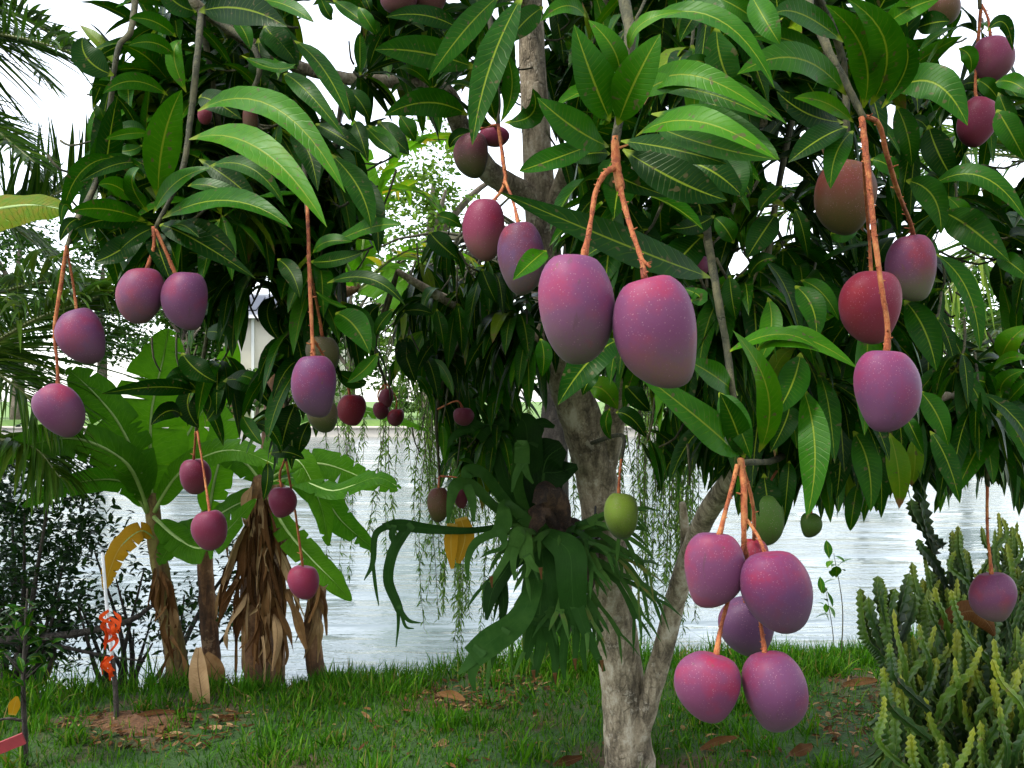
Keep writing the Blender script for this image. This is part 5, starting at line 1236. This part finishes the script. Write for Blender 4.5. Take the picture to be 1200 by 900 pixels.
for pts, ll, dr in [([(-340, 250, 5.3), (-260, 0, 5.4), (-160, -60, 5.4), (-60, -20, 5.4), (60, 100, 5.4)], .6, .5), ([(-340, 250, 5.3), (-240, 140, 4.9), (-130, 110, 4.7), (-40, 130, 4.6), (40, 190, 4.5)], .5, .5),
                    ([(-340, 250, 5.3), (-200, 210, 5.6), (-80, 220, 5.8), (20, 270, 5.9), (100, 330, 6.0)], .7, .8), ([(-340, 250, 5.3), (-220, 300, 4.9), (-100, 380, 4.7), (0, 440, 4.6), (70, 500, 4.6)], .7, .8)]:
    frond(pl, pts, 120, ll, dr, .5, .15, .009)
frond(pl, [(-340, 250, 5.3), (-380, 60, 5.0), (-420, -60, 4.8), (-520, -100, 4.6)], 70, .8, .6, .5)
frond(pl, [(-340, 250, 5.3), (-460, 200, 5.1), (-600, 230, 5.0), (-700, 340, 5.0)], 70, .8, .6, .5)
pr = empty('coconut_palm', on_ground(1420, 6.2))
tag(pr, 'coconut palm with pale fronds showing behind the mango leaves and cactus', 'palm tree')
stem(pr, [(1420, 760, 6.2), (1410, 600, 6.2), (1395, 420, 6.25), (1380, 290, 6.3)], [.17, .14, .13, .1], 'dark_bark', 'trunk', 14)
frond(pr, [(1380, 290, 6.3), (1290, 250, 6.2), (1200, 270, 6.1), (1120, 330, 6.0), (1060, 420, 6.0)], 90, .9, .8, .65, .1)
frond(pr, [(1380, 290, 6.3), (1300, 160, 6.3), (1210, 130, 6.3), (1120, 170, 6.3), (1050, 250, 6.3)], 90, .85, .7, .5, .15)
frond(pr, [(1380, 290, 6.3), (1290, 340, 6.3), (1200, 370, 6.3), (1120, 430, 6.3), (1060, 510, 6.3)], 90, .8, .8, .65, .1)
frond(pr, [(1380, 290, 6.3), (1250, 200, 6.8), (1120, 180, 7.2), (1000, 210, 7.5), (900, 260, 7.8)], 100, .9, .7, .55, .2)
frond(pr, [(1380, 290, 6.3), (1460, 180, 6.1), (1560, 180, 6.0), (1650, 280, 5.9)], 60, .8, .6, .5)

# ------------------------------------------------------------------ weeping willow: long hanging strands
def willow(name, label, trunk_pts, trunk_r, strands, n_leaf, leaf, tint):
    b0 = W(*trunk_pts[0]); b0[2] = float(hgt(b0[0], b0[1]))
    t = empty(name, b0); tag(t, label, 'tree')
    g = G(); tube(g, [b0 - [0, 0, .1]] + [W(*p) for p in trunk_pts[1:]], trunk_r, 12, 6, .5, .06); g.obj('trunk', M['dark_bark'], t)
    gs, gl = G(), G()
    top = W(*trunk_pts[-1])
    for (px, y0, y1, d) in strands:
        a = W(px, y0, d); b = W(px + rng.normal(0, 8), y1, d)
        L = a[2] - b[2]
        k = 7; s = np.linspace(0, 1, k)[:, None]
        P = a * (1 - s) + b * s + np.array([1, 1, 0]) * (.03 * np.sin(s * rng.uniform(3, 7) + rng.uniform(0, 6)))
        tube(gs, P, np.linspace(.004, .0012, k), 4, 2, caps=False)
        hub = a * .55 + top * .45 + np.array([rng.normal(0, .1), rng.normal(0, .2), rng.uniform(0, .6)])
        tube(gs, [a, a * .8 + hub * .2 + np.array([0, 0, .1]), hub, top], [.004, .006, .01, .018], 4, 3, caps=False)
        n = int(n_leaf * L); ss = np.sort(rng.random(n))
        B = np.stack([np.interp(ss, s[:, 0], P[:, q]) for q in range(3)], -1)
        az = rng.uniform(0, 6.28, n)
        dv = np.stack([np.cos(az), np.sin(az), rng.uniform(-1.4, -.2, n)], -1)
        C, S, N, T2 = bend_lines(B, dv, leaf * rng.uniform(.6, 1.2, n), 1.2, 4, rng.normal(0, .6, n))
        ribbons(gl, C, S, N, np.array([.4, 1, .8, .05])[None] * leaf * .07 * rng.uniform(.8, 1.3, (n, 1)), (-1, 1), tint=np.clip(rng.normal(tint, .2, n), 0, 1))
    c = gs.obj('branches', M['twig'], t); tag(c, kind='stuff')
    tag(gl.obj('crown', M['willow'], t), kind='stuff')
st = []
for k in range(46):
    st.append((rng.uniform(495, 600), rng.uniform(330, 470), rng.uniform(600, 775), rng.uniform(5.9, 7.4)))
for k in range(24):
    st.append((rng.uniform(375, 500), rng.uniform(330, 430), rng.uniform(480, 700), rng.uniform(6.4, 7.6)))
for k in range(42):
    st.append((rng.uniform(740, 815), rng.uniform(360, 470), rng.uniform(600, 745), rng.uniform(6.0, 7.2)))
for k in range(20):
    st.append((rng.uniform(600, 740), rng.uniform(330, 450), rng.uniform(560, 700), rng.uniform(6.2, 7.2)))
willow('willow_tree', 'weeping willow trailing thin leafy strands over the water behind the mango trunk', [(650, 790, 6.35), (655, 700, 6.35), (648, 560, 6.4), (655, 430, 6.45), (660, 330, 6.5)], [.12, .11, .1, .08, .05], st, 85, .06, .5)
# ------------------------------------------------------------------ far bank: trees, house, retaining wall
M['far_bark'] = bark('far_bark', [(0, (.06, .045, .03)), (.5, (.14, .11, .08)), (1, (.24, .2, .15))], 3, .03)
def far_tree(label, px, d, hpx, wpx, tint, dens=1.0, leaf=.34, group='trees on the far bank', airy=False):
    b = W(px, 500, d); b[2] = float(hgt(b[0], b[1]))
    t = empty('far_tree', b); tag(t, label, 'tree', group)
    H = hpx / F * d; Wd = wpx / F * d / 2
    g = G(); tube(g, [b - [0, 0, .2], b + [.1, 0, H * .3], b + [-.1, .1, H * .55], b + [.15, 0, H * .8]], [Wd * .09, Wd * .07, Wd * .05, Wd * .02], 8, 4)
    for k in range(5):
        a = rng.uniform(0, 6.28); z0 = rng.uniform(.3, .6)
        tube(g, [b + [0, 0, H * z0], b + [math.cos(a) * Wd * .4, math.sin(a) * Wd * .4, H * (z0 + .15)], b + [math.cos(a) * Wd * .75, math.sin(a) * Wd * .75, H * (z0 + .22)]], [Wd * .04, Wd * .03, Wd * .01], 6, 3)
    g.obj('trunk', M['far_bark'], t)
    P = []
    for k in range(26):
        a = rng.uniform(0, 6.28); zz = rng.uniform(.22, .95); rmax = math.sin(min(1, zz * 1.05) * math.pi) ** .6
        c = b + np.array([math.cos(a) * Wd * rmax * rng.uniform(.2, .8), math.sin(a) * Wd * rmax * rng.uniform(.2, .8), H * zz])
        m = int(70 * dens)
        v = nrm(rng.normal(0, 1, (m, 3))) * rng.uniform(.5, 1, (m, 1)) ** .5
        P.append(c + v * Wd * rng.uniform(.22, .4) * np.array([1, 1, .75]))
    P = np.vstack(P); n = len(P)
    P = P[P[:, 2] > b[2] + .3]; n = len(P)
    d0 = rng.normal(0, 1, (n, 3)); d0[:, 2] = d0[:, 2] * .5 - .2
    C, S, N, T2 = bend_lines(P, d0, leaf * rng.uniform(.6, 1.3, n), .8, 3, rng.normal(0, .6, n))
    g = G(); ribbons(g, C, S, N, np.array([.4, 1, .15])[None] * leaf * .3 * rng.uniform(.7, 1.3, (n, 1)), (-1, 0, 1), fold=.3, tint=np.clip(rng.normal(tint, .2, n), 0, 1))
    tag(g.obj('crown', M['far_leaf'], t), kind='stuff')
for lab, px, d, hp, wp, tn in [
        ('dark bushy tree across the lake beside the grey roofed house', 215, 60, 170, 120, .25), ('dark bushy tree across the lake behind the palm fronds', 118, 62, 225, 170, .25), ('dark bushy tree across the lake behind the palm fronds', 20, 60, 250, 190, .2),
        ('dark bushy tree across the lake behind the palm fronds', -110, 62, 220, 170, .3), ('broad green tree across the lake behind the tall banana plant', 410, 62, 190, 130, .45), ('broad green tree across the lake behind the willow strands', 540, 60, 175, 130, .45),
        ('broad green tree across the lake behind the willow strands', 650, 62, 165, 130, .35), ('broad green tree across the lake right of the mango trunk', 770, 60, 160, 130, .45), ('broad green tree across the lake seen under the drooping leaves', 890, 62, 150, 140, .4),
        ('broad green tree across the lake seen under the drooping leaves', 1010, 61, 170, 150, .45), ('tall green tree across the lake behind the cactus', 1130, 60, 190, 150, .4), ('tall green tree across the lake behind the cactus', 1260, 62, 200, 160, .35)]:
    far_tree(lab, px, d, hp, wp, tn, 2.2 if px < 230 else 1.5)
far_tree('pale airy tree showing bright sky through its fine foliage', 505, 58.5, 345, 260, .85, dens=3.4, leaf=.36)
# low shrubs on the far bank
for k, (px, hp) in enumerate([(262, 42), (300, 60), (338, 38), (372, 66), (470, 50), (500, 40), (760, 50), (820, 44), (950, 40), (1040, 50)]):
    far_tree('low rounded shrub beside the cream house across the lake' if px < 380 else 'low rounded shrub on the grass bank across the lake', px, 57.6 + (k % 3), hp, 50, .5, .35, .25, 'shrubs on the far bank')
g = G(); box(g, (-60, 53.6, -1.0), (60, 54.1, -.02)); box(g, (-60, 53.5, -.02), (60, 54.2, .1))
tag(g.obj('retaining_wall', plain('pale_concrete', (.42, .38, .32), .9, .2, 2)), 'low pale concrete retaining wall along the far shore', 'wall')

def house():
    d = 66.0
    x0, x1 = (205 - 600) / F * d, (392 - 600) / F * d
    z = lambda py: CZ + (HOR - py) / F * d
    h = empty('house', (x0, d, .35)); tag(h, 'cream house with grey roof and white trim across the lake', 'house')
    cream, white, roofm, glass, wood = plain('cream_wall', (.62, .58, .46), .85, .06, 1), plain('white_trim', (.8, .8, .78), .6, .03, 2), plain('grey_roof', (.13, .14, .16), .7, .15, 2), plain('dark_glass', (.02, .025, .04), .1, .3, 1), plain('door_wood', (.2, .11, .05), .6, .3, 3)
    top = z(371)
    g = G(); box(g, (x0, d, .3), (x1, d + 7, top)); g.obj('wall', cream, h)
    # pitched roof with overhang
    g = G(); rz = z(338); a, b = x0 - .5, x1 + .5
    V = [(a, d - .6, top + .02), (b, d - .6, top + .02), (b, d + 3.5, rz), (a, d + 3.5, rz), (b, d + 7.6, top + .02), (a, d + 7.6, top + .02)]
    V2 = [(x, y, q - .15) for x, y, q in V]
    g.add(V + V2, [[0, 1, 2, 3], [3, 2, 4, 5], [7, 6, 9, 8], [8, 9, 11, 10], [0, 6, 7, 1], [5, 4, 10, 11], [0, 3, 9, 6], [3, 5, 11, 9], [1, 7, 8, 2], [2, 8, 10, 4]])
    rf = g.obj('roof', roofm, h, False)
    for px in (264, 283, 302, 321):                          # panels lying on the roof slope
        xa = (px - 600) / F * d; g = G()
        y0, y1 = d + .2, d + 2.8; zz = lambda y: top + .02 + (y - d + .6) / 4.1 * (rz - top - .02) + .04
        xb = xa + .9
        Vp = [(xa, y0, zz(y0)), (xb, y0, zz(y0)), (xb, y1, zz(y1)), (xa, y1, zz(y1))]
        g.add(Vp + [(p[0], p[1], p[2] + .06) for p in Vp], [[4, 5, 6, 7], [0, 1, 5, 4], [1, 2, 6, 5], [2, 3, 7, 6], [3, 0, 4, 7]])
        g.obj('roof_panel', glass, rf, False)
    g = G(); box(g, (a, d - .75, top - .16), (b, d - .62, top + .06)); g.obj('gutter', white, rf, False)
    for px in (206, 248, 297, 345, 390):
        xa = (px - 600) / F * d; g = G(); box(g, (xa - .09, d - .2, .3), (xa + .09, d - .01, top - .02)); g.obj('post', white, h, False)
    for px in (228, 322, 368):
        xa = (px - 600) / F * d
        g = G(); box(g, (xa - .75, d - .04, 1.4), (xa + .75, d - .01, 2.9)); w = g.obj('window', glass, h, False)
        g = G()
        for lo, hi in (((xa - .83, d - .09, 2.9), (xa + .83, d - .045, 2.98)), ((xa - .83, d - .09, 1.32), (xa + .83, d - .045, 1.4)), ((xa - .83, d - .09, 1.4), (xa - .75, d - .045, 2.9)), ((xa + .75, d - .09, 1.4), (xa + .83, d - .045, 2.9)), ((xa - .03, d - .09, 1.4), (xa + .03, d - .045, 2.9))): box(g, lo, hi)
        g.obj('frame', white, w, False)
    xa = (272 - 600) / F * d; g = G(); box(g, (xa - .45, d - .05, .3), (xa + .45, d - .01, 2.4)); dr = g.obj('door', wood, h, False)
    g = G(); box(g, (xa + .3, d - .1, 1.3), (xa + .36, d - .052, 1.42)); g.obj('handle', white, dr, False)
house()

# ------------------------------------------------------------------ shrubs at the water's edge on the left
def leafy(par, tips, n_each, leaf, spread, mat, tint, wr=.2, name='foliage'):
    g = G()
    for tpt in tips:
        n = n_each
        P = tpt + rng.normal(0, 1, (n, 3)) * np.array([spread, spread, spread * .7])
        d0 = rng.normal(0, 1, (n, 3)); d0[:, 2] = d0[:, 2] * .6 + .1
        C, S, N, T2 = bend_lines(P, d0, leaf * rng.uniform(.6, 1.3, n), .6, 4, rng.normal(0, .5, n))
        ribbons(g, C, S, N, np.array([.2, 1, .85, .1])[None] * leaf * wr * rng.uniform(.8, 1.2, (n, 1)), (-1, 0, 1), fold=.25, tint=np.clip(rng.normal(tint, .2, n), 0, 1))
    return tag(g.obj(name, M[mat], par), kind='stuff')
def shrub(label, base_px, d, tips_px, n_each, leaf, spread, tint, cat='shrub', mat='shrub', name='shrub', bark_='dark_bark', r0=.03):
    b = on_ground(base_px, d); o = empty(name, b); tag(o, label, cat)
    tips = [W(*p) for p in tips_px]
    for k, tp in enumerate(tips[::max(1, len(tips) // 14)]):
        mid = b * .45 + tp * .55 + rng.normal(0, .05, 3)
        g = G(); tube(g, [b - [0, 0, .05], b * .8 + tp * .2 + rng.normal(0, .03, 3), mid, tp], [r0, r0 * .8, r0 * .5, r0 * .15], 6, 4, .5, .1)
        g.obj('stem', M[bark_], o)
    leafy(o, tips, n_each, leaf, spread, mat, tint)
    return o
tips = [(rng.uniform(-60, 105), rng.uniform(520, 790), rng.uniform(5.2, 6.2)) for _ in range(120)]
tips = [p for p in tips if p[0] < 105 - abs(p[1] - 620) * .12]
shrub('dark small leaved shrub at the water edge behind the stake', 10, 5.5, tips, 46, .06, .075, .4)
tips = [(x, 720 + rng.normal(0, 22) - .05 * (x - 60), rng.uniform(5.5, 6.0)) for x in rng.uniform(60, 285, 56)] + [(rng.uniform(90, 170), rng.uniform(600, 690), 5.8) for _ in range(10)] + [(rng.uniform(255, 300), rng.uniform(630, 720), 5.9) for _ in range(9)]
shrub('sparse low shrub with thin sprays against the water between banana stems', 150, 5.75, tips, 16, .055, .06, .4)
b = W(30, 747, 5.3)
g = G(); tube(g, [W(-30, 752, 5.3), W(40, 748, 5.3), W(90, 742, 5.32), W(150, 728, 5.4), W(185, 705, 5.5)], [.022, .022, .02, .016, .008], 8, 5, .5, .12)
tube(g, [W(60, 755, 5.3), W(120, 768, 5.35), W(170, 775, 5.4)], [.01, .009, .004], 6, 4, .5, .1)
tube(g, [W(-30, 752, 5.3), W(-60, 790, 5.3), on_ground(-75, 5.3) - [0, 0, .05]], [.022, .026, .03], 8, 4, .5, .1)
tag(g.obj('fallen_branch', M['dark_bark']), 'long bare grey branch lying sideways behind the ribboned stake', 'branch')

# citrus sapling
tips = [(rng.uniform(-5, 62), rng.uniform(690, 800), rng.uniform(3.9, 4.15)) for _ in range(16)]
sp_ = empty('sapling', on_ground(30, 4.0)); tag(sp_, 'small leafy sapling with a thin dark stem next to the red strip', 'sapling')
b = on_ground(30, 4.0)
g = G(); tube(g, [b - [0, 0, .04], W(29, 860, 4.0), W(27, 800, 4.0), W(30, 740, 4.0), W(32, 690, 4.0)], [.012, .011, .009, .007, .003], 7, 5, .5, .1); g.obj('stem', M['dark_bark'], sp_)
g = G(); tube(g, [W(28, 845, 4.0), W(10, 842, 3.98), W(-12, 846, 3.95)], [.007, .006, .003], 6, 4); g.obj('branch', M['dark_bark'], sp_)
for tp in tips:
    g = G(); tube(g, [W(30, tp[1] + 25, 4.0), W(*tp)], [.004, .002], 5, 2); g.obj('branch', M['dark_bark'], sp_)
    for k in range(5):
        c = W(*tp) + rng.normal(0, .018, (1, 3)); d0 = rng.normal(0, 1, (1, 3)); d0[0, 2] = d0[0, 2] * .5
        C, S, N, T2 = bend_lines(c, d0, rng.uniform(.05, .085), .7, 7, rng.normal(0, .4))
        g = G(); ribbons(g, C, S, N, lanceolate(7, .1)[None] * rng.uniform(.013, .02), (-1, 0, 1), fold=.3, tint=rng.uniform(.2, .7)); g.obj('leaf', M['mango_leaf'], sp_)
g = G(); ribbon_px(g, [(14, 838, 3.96), (17, 826, 3.95), (20, 816, 3.95)], [8, 13, 3], .9); g.obj('yellow_leaf', M['yellow_leaf'], sp_)
# red strip
p0, p1 = on_ground(-40, 3.75), W(31, 862, 3.95)
g = G(); box(g, (0, -.008, -.022), (.36, .008, .022))
o = g.obj('plank', plain('red_paint', (.25, .02, .025), .6, .2, 20), None, False)
dv = Vector(p1 - p0); o.location = W(31, 864, 3.95) - np.array([.35 * .93, .12, .35 * .33]); o.rotation_euler = (0, -R(19), R(18))
tag(o, 'faded red painted plank leaning up from the grass by the sapling', 'plank')

# stake with orange ribbons
b = on_ground(136, 4.55)
stk = empty('stake', b); tag(stk, 'thin garden stake, white above and dark below, tied with orange ribbon', 'stake')
g = G(); tube(g, [b - [0, 0, .06], W(136, 820, 4.55), W(132, 772, 4.55)], [.013, .012, .012], 8, 3, .5, .05); g.obj('lower_stake', M['dark_bark'], stk)
g = G(); tube(g, [W(132, 775, 4.55), W(126, 720, 4.55), W(120, 648, 4.55)], [.009, .0085, .007], 8, 3); g.obj('upper_stake', plain('white_pole', (.7, .7, .7), .5, .1, 20), stk)
M['ribbon'] = leaf_material('orange_ribbon', [(0, (.4, .03, .005)), (1, (.6, .07, .01))], (.45, .05, .01), rough=.5, trans=.2, brown=False, bump=.1, veins=1)
for y0 in (732, 745, 780):
    g = G()
    for k in range(5):
        x, y = 128 + (y0 - 740) * .06 + rng.normal(0, 3), y0 + rng.normal(0, 4)
        ribbon_px(g, [(x, y - 9, 4.54), (x + rng.normal(0, 6), y, 4.51), (x + rng.normal(0, 5), y + rng.uniform(5, 15), 4.52)], [3, 5, 2], rng.random(), roll=rng.uniform(-1, 1), wave=.4)
    g.obj('ribbon', M['ribbon'], stk)
# soil mound
def mound():
    c = on_ground(172, 4.55); n = 30
    a = np.linspace(0, 2 * np.pi, 40, endpoint=False)[None]; r = np.linspace(0, 1, n)[:, None]
    ro = 1 + .16 * np.sin(3 * a + 1) + .1 * np.sin(7 * a) + .05 * np.sin(13 * a + 2)
    x = r * np.cos(a) * .46 * ro; y = r * np.sin(a) * .2 * ro
    z = .032 * (1 - r ** 2) ** 1.5 + .012 * np.sin(x * 40) * np.sin(y * 53) * (1 - r) + rng.normal(0, .0035, (n, 40)) * (1 - r) - .012 * r
    g = G(); g.add(np.stack([x, y, z], -1) + c, grid_faces(n, 40, True))
    t = NT('bare_soil'); pos = t.n('NewGeometry').outputs['Position']; nz = t.noise(60, 6, .7, pos)
    m = t.done(t.pbsdf(Base_Color=t.ramp(nz, [(.25, (.04, .018, .007)), (.55, (.14, .065, .025)), (.8, (.26, .14, .06))]), Roughness=.95, Normal=t.bump(nz, 1, .015)))
    tag(g.obj('soil_mound', m), kind='structure')
mound()
# fallen dry leaves that stand out singly
FL = [('long pale dry banana leaf propped upright below the banana stems', [(238, 842, 4.75), (236, 815, 4.74), (232, 785, 4.78), (233, 762, 4.85)], [14, 22, 20, 6], .95),
      ('curled dry leaf leaning against the thin banana stem', [(262, 800, 5.0), (250, 785, 4.98), (240, 770, 5.0)], [6, 22, 10], .75),
      ('brown dry leaf lying on short grass below the mango cluster', [(820, 882, 4.12), (840, 872, 4.17), (866, 866, 4.2)], [4, 9, 3], .4),
      ('orange brown dry leaf lying before the lake near the cactus', [(988, 806, 5.05), (1010, 802, 5.08), (1028, 800, 5.1)], [5, 10, 3], .5),
      ('rust red dry leaf lying at the foot of the mango trunk', [(648, 900, 3.97), (665, 895, 4.0), (682, 890, 4.03)], [4, 12, 4], .15),
      ('tan dry leaf lying on the grass under the fern', [(512, 816, 4.9), (532, 818, 4.88), (545, 824, 4.84)], [4, 10, 3], .6),
      ('small tan leaf lying alone on open lawn', [(508, 878, 4.18), (520, 873, 4.22), (526, 871, 4.24)], [3, 8, 2], .9),
      ('grey brown dry leaf lying on grass beside the wood chips', [(925, 888, 4.05), (940, 882, 4.1), (952, 876, 4.15)], [5, 14, 4], .35),
      ('thin dry leaf lying across the edge of the soil mound', [(150, 845, 4.5), (180, 838, 4.55), (210, 837, 4.57)], [3, 6, 3], .3),
      ('dry leaf lying on the grass beyond the soil mound', [(245, 843, 4.55), (268, 845, 4.53), (285, 850, 4.5)], [3, 7, 3], .2)]
for lab, pts, wd, tn in FL:
    g = G(); ribbon_px(g, [(p[0], p[1] - 3, p[2]) for p in pts], wd, tn, hint=(0, -.8, .6), fold=.35, wave=.3)
    tag(g.obj('dry_leaf', M['dry_leaf']), lab, 'dry leaf', 'fallen dry leaves')

# ------------------------------------------------------------------ candelabra cactus on the right
def cactus_material():
    t = NT('cactus_skin')
    uv = t.n('UVMap', uv_map='UVMap').outputs[0]; sp = t.n('SeparateXYZ'); t.t.links.new(uv, sp.inputs[0])
    pos = t.n('NewGeometry').outputs['Position']
    tint = t.n('Attribute', attribute_name='tint').outputs['Fac']
    nz = t.noise(30, 4, .6, pos)
    x = t.math('ADD', t.math('MULTIPLY', t.math('POWER', sp.outputs[1], 1.8), .6), t.math('MULTIPLY_ADD', t.math('SUBTRACT', nz, .5), .5, t.math('MULTIPLY', tint, .4)))
    col = t.ramp(x, [(.1, (.004, .018, .0015)), (.35, (.016, .055, .003)), (.62, (.075, .145, .006)), (.9, (.25, .27, .012))])
    edge = t.sstep(sp.outputs[0], .82, 1.0)
    col = t.mix(t.math('MULTIPLY', edge, .3), col, (.22, .2, .04))
    col = t.mix(t.math('MULTIPLY', t.sstep(t.noise(22, 4, .7, pos), .62, .72), .7), col, (.14, .09, .05))
    return t.done(t.pbsdf(Base_Color=col, Roughness=.5, Normal=t.bump(nz, .4, .004)))
M['cactus'] = cactus_material()
def cactus_arm(par, P3, r, tint, wings=4):
    P = smooth(P3, 10)
    L = np.linalg.norm(np.diff(P, axis=0), axis=1).sum()
    n = max(8, int(L / .011))
    s = np.linspace(0, 1, len(P)); q = np.linspace(0, 1, n)
    C = np.stack([np.interp(q, s, P[:, k]) for k in range(3)], -1)
    T = nrm(np.gradient(C, axis=0))
    A = nrm(np.cross(T, [.2, .95, .1])); B = np.cross(T, A)
    K = wings * 2; a = np.arange(K) * np.pi / wings + rng.uniform(0, 1.5)
    env = np.minimum(1, np.sqrt(np.clip((1 - q) / .09, 0, 1)) + .12) * (.75 + .25 * np.sin(np.pi * np.minimum(q * 1.1, 1)))
    env *= 1 + .13 * np.sin(q * L * 38 + rng.uniform(0, 6))
    tooth = np.where(np.arange(n) % 2 == 0, 1.3, .78) * rng.uniform(.9, 1.1, n)
    rad = np.where(np.arange(K)[None] % 2 == 0, tooth[:, None] * r, r * .34) * env[:, None]
    V = C[:, None] + A[:, None] * (np.cos(a) * rad)[..., None] + B[:, None] * (np.sin(a) * rad)[..., None]
    uv = np.stack([np.broadcast_to(np.where(np.arange(K) % 2 == 0, 1.0, 0.0)[None], (n, K)), np.broadcast_to(q[:, None], (n, K))], -1)
    V = np.vstack([V.reshape(-1, 3), C[-1] + T[-1] * r * .3]); uv = np.vstack([uv.reshape(-1, 2), [1, 1]])
    f = grid_faces(n, K, True)
    j = np.arange(K); b0 = (n - 1) * K
    f = np.vstack([f, np.stack([b0 + j, b0 + (j + 1) % K, np.full(K, n * K), np.full(K, n * K)], -1)])
    g = G(); g.add(V, f, uv, np.full(len(V), tint))
    return g.obj('arm', M['cactus'], par, False)
ca = empty('candelabra_cactus', on_ground(1165, 3.05))
tag(ca, 'bushy candelabra cactus with yellow green notched arms', 'cactus')
cb0 = on_ground(1165, 3.05)
def arm_px(par, pts, r, tint): return cactus_arm(par, [W(*p) for p in pts], r, tint)
for pts in [[(1150, 1030, 3.05), (1110, 960, 2.95), (1075, 870, 2.85), (1048, 790, 2.8), (1036, 720, 2.8), (1034, 680, 2.8)],
            [(1150, 1030, 3.05), (1120, 940, 2.95), (1095, 850, 2.9), (1085, 760, 2.9), (1088, 690, 2.9)],
            [(1160, 1030, 3.05), (1140, 940, 2.9), (1128, 850, 2.85), (1130, 770, 2.85), (1120, 720, 2.85)],
            [(1170, 1030, 3.05), (1165, 930, 2.95), (1160, 820, 2.95), (1165, 720, 3.0), (1160, 660, 3.0)],
            [(1180, 1030, 3.05), (1195, 930, 2.9), (1205, 820, 2.85), (1200, 740, 2.85)],
            [(1185, 1030, 3.05), (1220, 930, 2.9), (1245, 820, 2.85), (1250, 720, 2.9)],
            [(1150, 1030, 3.05), (1100, 990, 2.9), (1060, 920, 2.75), (1040, 850, 2.7), (1050, 815, 2.7)],
            [(1105, 950, 2.95), (1055, 830, 2.85), (1035, 770, 2.85), (1015, 745, 2.85), (1008, 690, 2.85)]]:
    arm_px(ca, pts, .02, .25)
for k in range(230):
    x = rng.uniform(1035, 1250); ymin = 700 - 20 * math.sin((x - 1035) / 40) + max(0, 1060 - x) * .3
    y = ymin + (rng.random() ** .8) * (930 - ymin); d = rng.uniform(2.55, 3.05) + (y < 740) * .1
    if math.hypot(x - 1163, (y - 699)) < 45: continue
    ln = rng.uniform(45, 110); lean = (x - 1140) * .0018 + rng.normal(0, .27)
    if x < 1062: lean = max(lean, -.15)
    sx = x - lean * ln
    arm_px(ca, [(sx - rng.normal(0, 22) - (x - 1140) * .08, y + ln + 22, d + .05), (sx, y + ln * .75, d), (x - lean * ln * .3, y + ln * .35, d), (x, y, d)], rng.uniform(.009, .014), rng.uniform(.2, 1.15))
for x, y, dx, d in [(1030, 675, -4, 2.8), (1045, 690, 14, 2.8), (1048, 700, -10, 2.82), (1062, 672, 12, 2.82), (1020, 700, -8, 2.8), (1070, 695, 6, 2.85)]:
    arm_px(ca, [(1045, y + 75, d), (1045 + (x - 1045) * .6, y + 45, d), (x, y + 18, d), (x + dx * .3, y, d)], .016, .25)
cb = empty('candelabra_cactus', on_ground(1150, 3.95))
tag(cb, 'tall dark green candelabra cactus standing behind the bushy one', 'cactus')
for k in range(120):
    x = rng.uniform(1062, 1260); y = rng.uniform(600, 735) + max(0, 1120 - x) * .9; d = rng.uniform(3.55, 4.1)
    if math.hypot(x - 1163, y - 699) < 30: continue
    ln = rng.uniform(50, 110)
    sx = x + (1150 - x) * rng.uniform(.05, .3) + rng.normal(0, 14)
    arm_px(cb, [(sx + rng.normal(0, 12), min(y + ln + 40, 880), d), (sx, y + ln * .8, d), (x, y + ln * .35, d), (x + rng.normal(0, 6), y, d)], rng.uniform(.010, .017), rng.uniform(.2, 1.0))
for x0 in (1105, 1130, 1150, 1175, 1200, 1230):
    arm_px(cb, [(1150 + (x0 - 1150) * .4, 905, 3.95), (x0, 800, 3.85), (x0 + 4, 730, 3.8), (x0 - 4, 670, 3.8)], .018, .2)
for pts in [[(1105, 640, 3.7), (1088, 625, 3.7), (1072, 600, 3.7), (1068, 585, 3.7)], [(1110, 690, 3.7), (1095, 660, 3.7), (1080, 642, 3.7), (1076, 632, 3.7)], [(1100, 720, 3.7), (1094, 690, 3.7), (1090, 668, 3.7)], [(1095, 650, 3.7), (1085, 615, 3.7), (1076, 570, 3.7), (1074, 548, 3.7)]]:
    arm_px(cb, pts, .022, .1)
g = G(); ribbon_px(g, [(1100, 738, 2.88), (1118, 722, 2.85), (1140, 716, 2.85), (1158, 730, 2.86), (1166, 745, 2.88)], [8, 20, 24, 20, 5], .35, cyl=.5, hint=(0, -1, .1))
tag(g.obj('dry_leaf', M['dry_leaf']), 'curled rusty dry leaf caught among the cactus arms', 'dry leaf')

# weeds at the water's edge
for px, py, d, lab in [(985, 660, 5.6, 'slender weed with a few round leaves standing against the bright water'), (975, 700, 6.3, 'thin seeding weed on the shore near the cactus')]:
    b = on_ground(px, d); o = empty('weed', b); tag(o, lab, 'weed')
    top = W(px - 8, py - 12, d)
    g = G(); tube(g, [b - [0, 0, .03], b * .5 + top * .5 + [.03, 0, 0], top], [.004, .003, .0015], 5, 5); g.obj('stem', M['twig'], o)
    for k in range(9):
        f = rng.uniform(.72, 1); c = (b * (1 - f) + top * f + rng.normal(0, .012, 3))[None]
        d0 = rng.normal(0, 1, (1, 3)); C, S, N, T2 = bend_lines(c, d0, rng.uniform(.05, .11), .8, 7, 0)
        g = G(); ribbons(g, C, S, N, lanceolate(7, .1)[None] * rng.uniform(.015, .03), (-1, 0, 1), fold=.2, tint=rng.uniform(.5, .85)); g.obj('leaf', M['mango_leaf'], o)
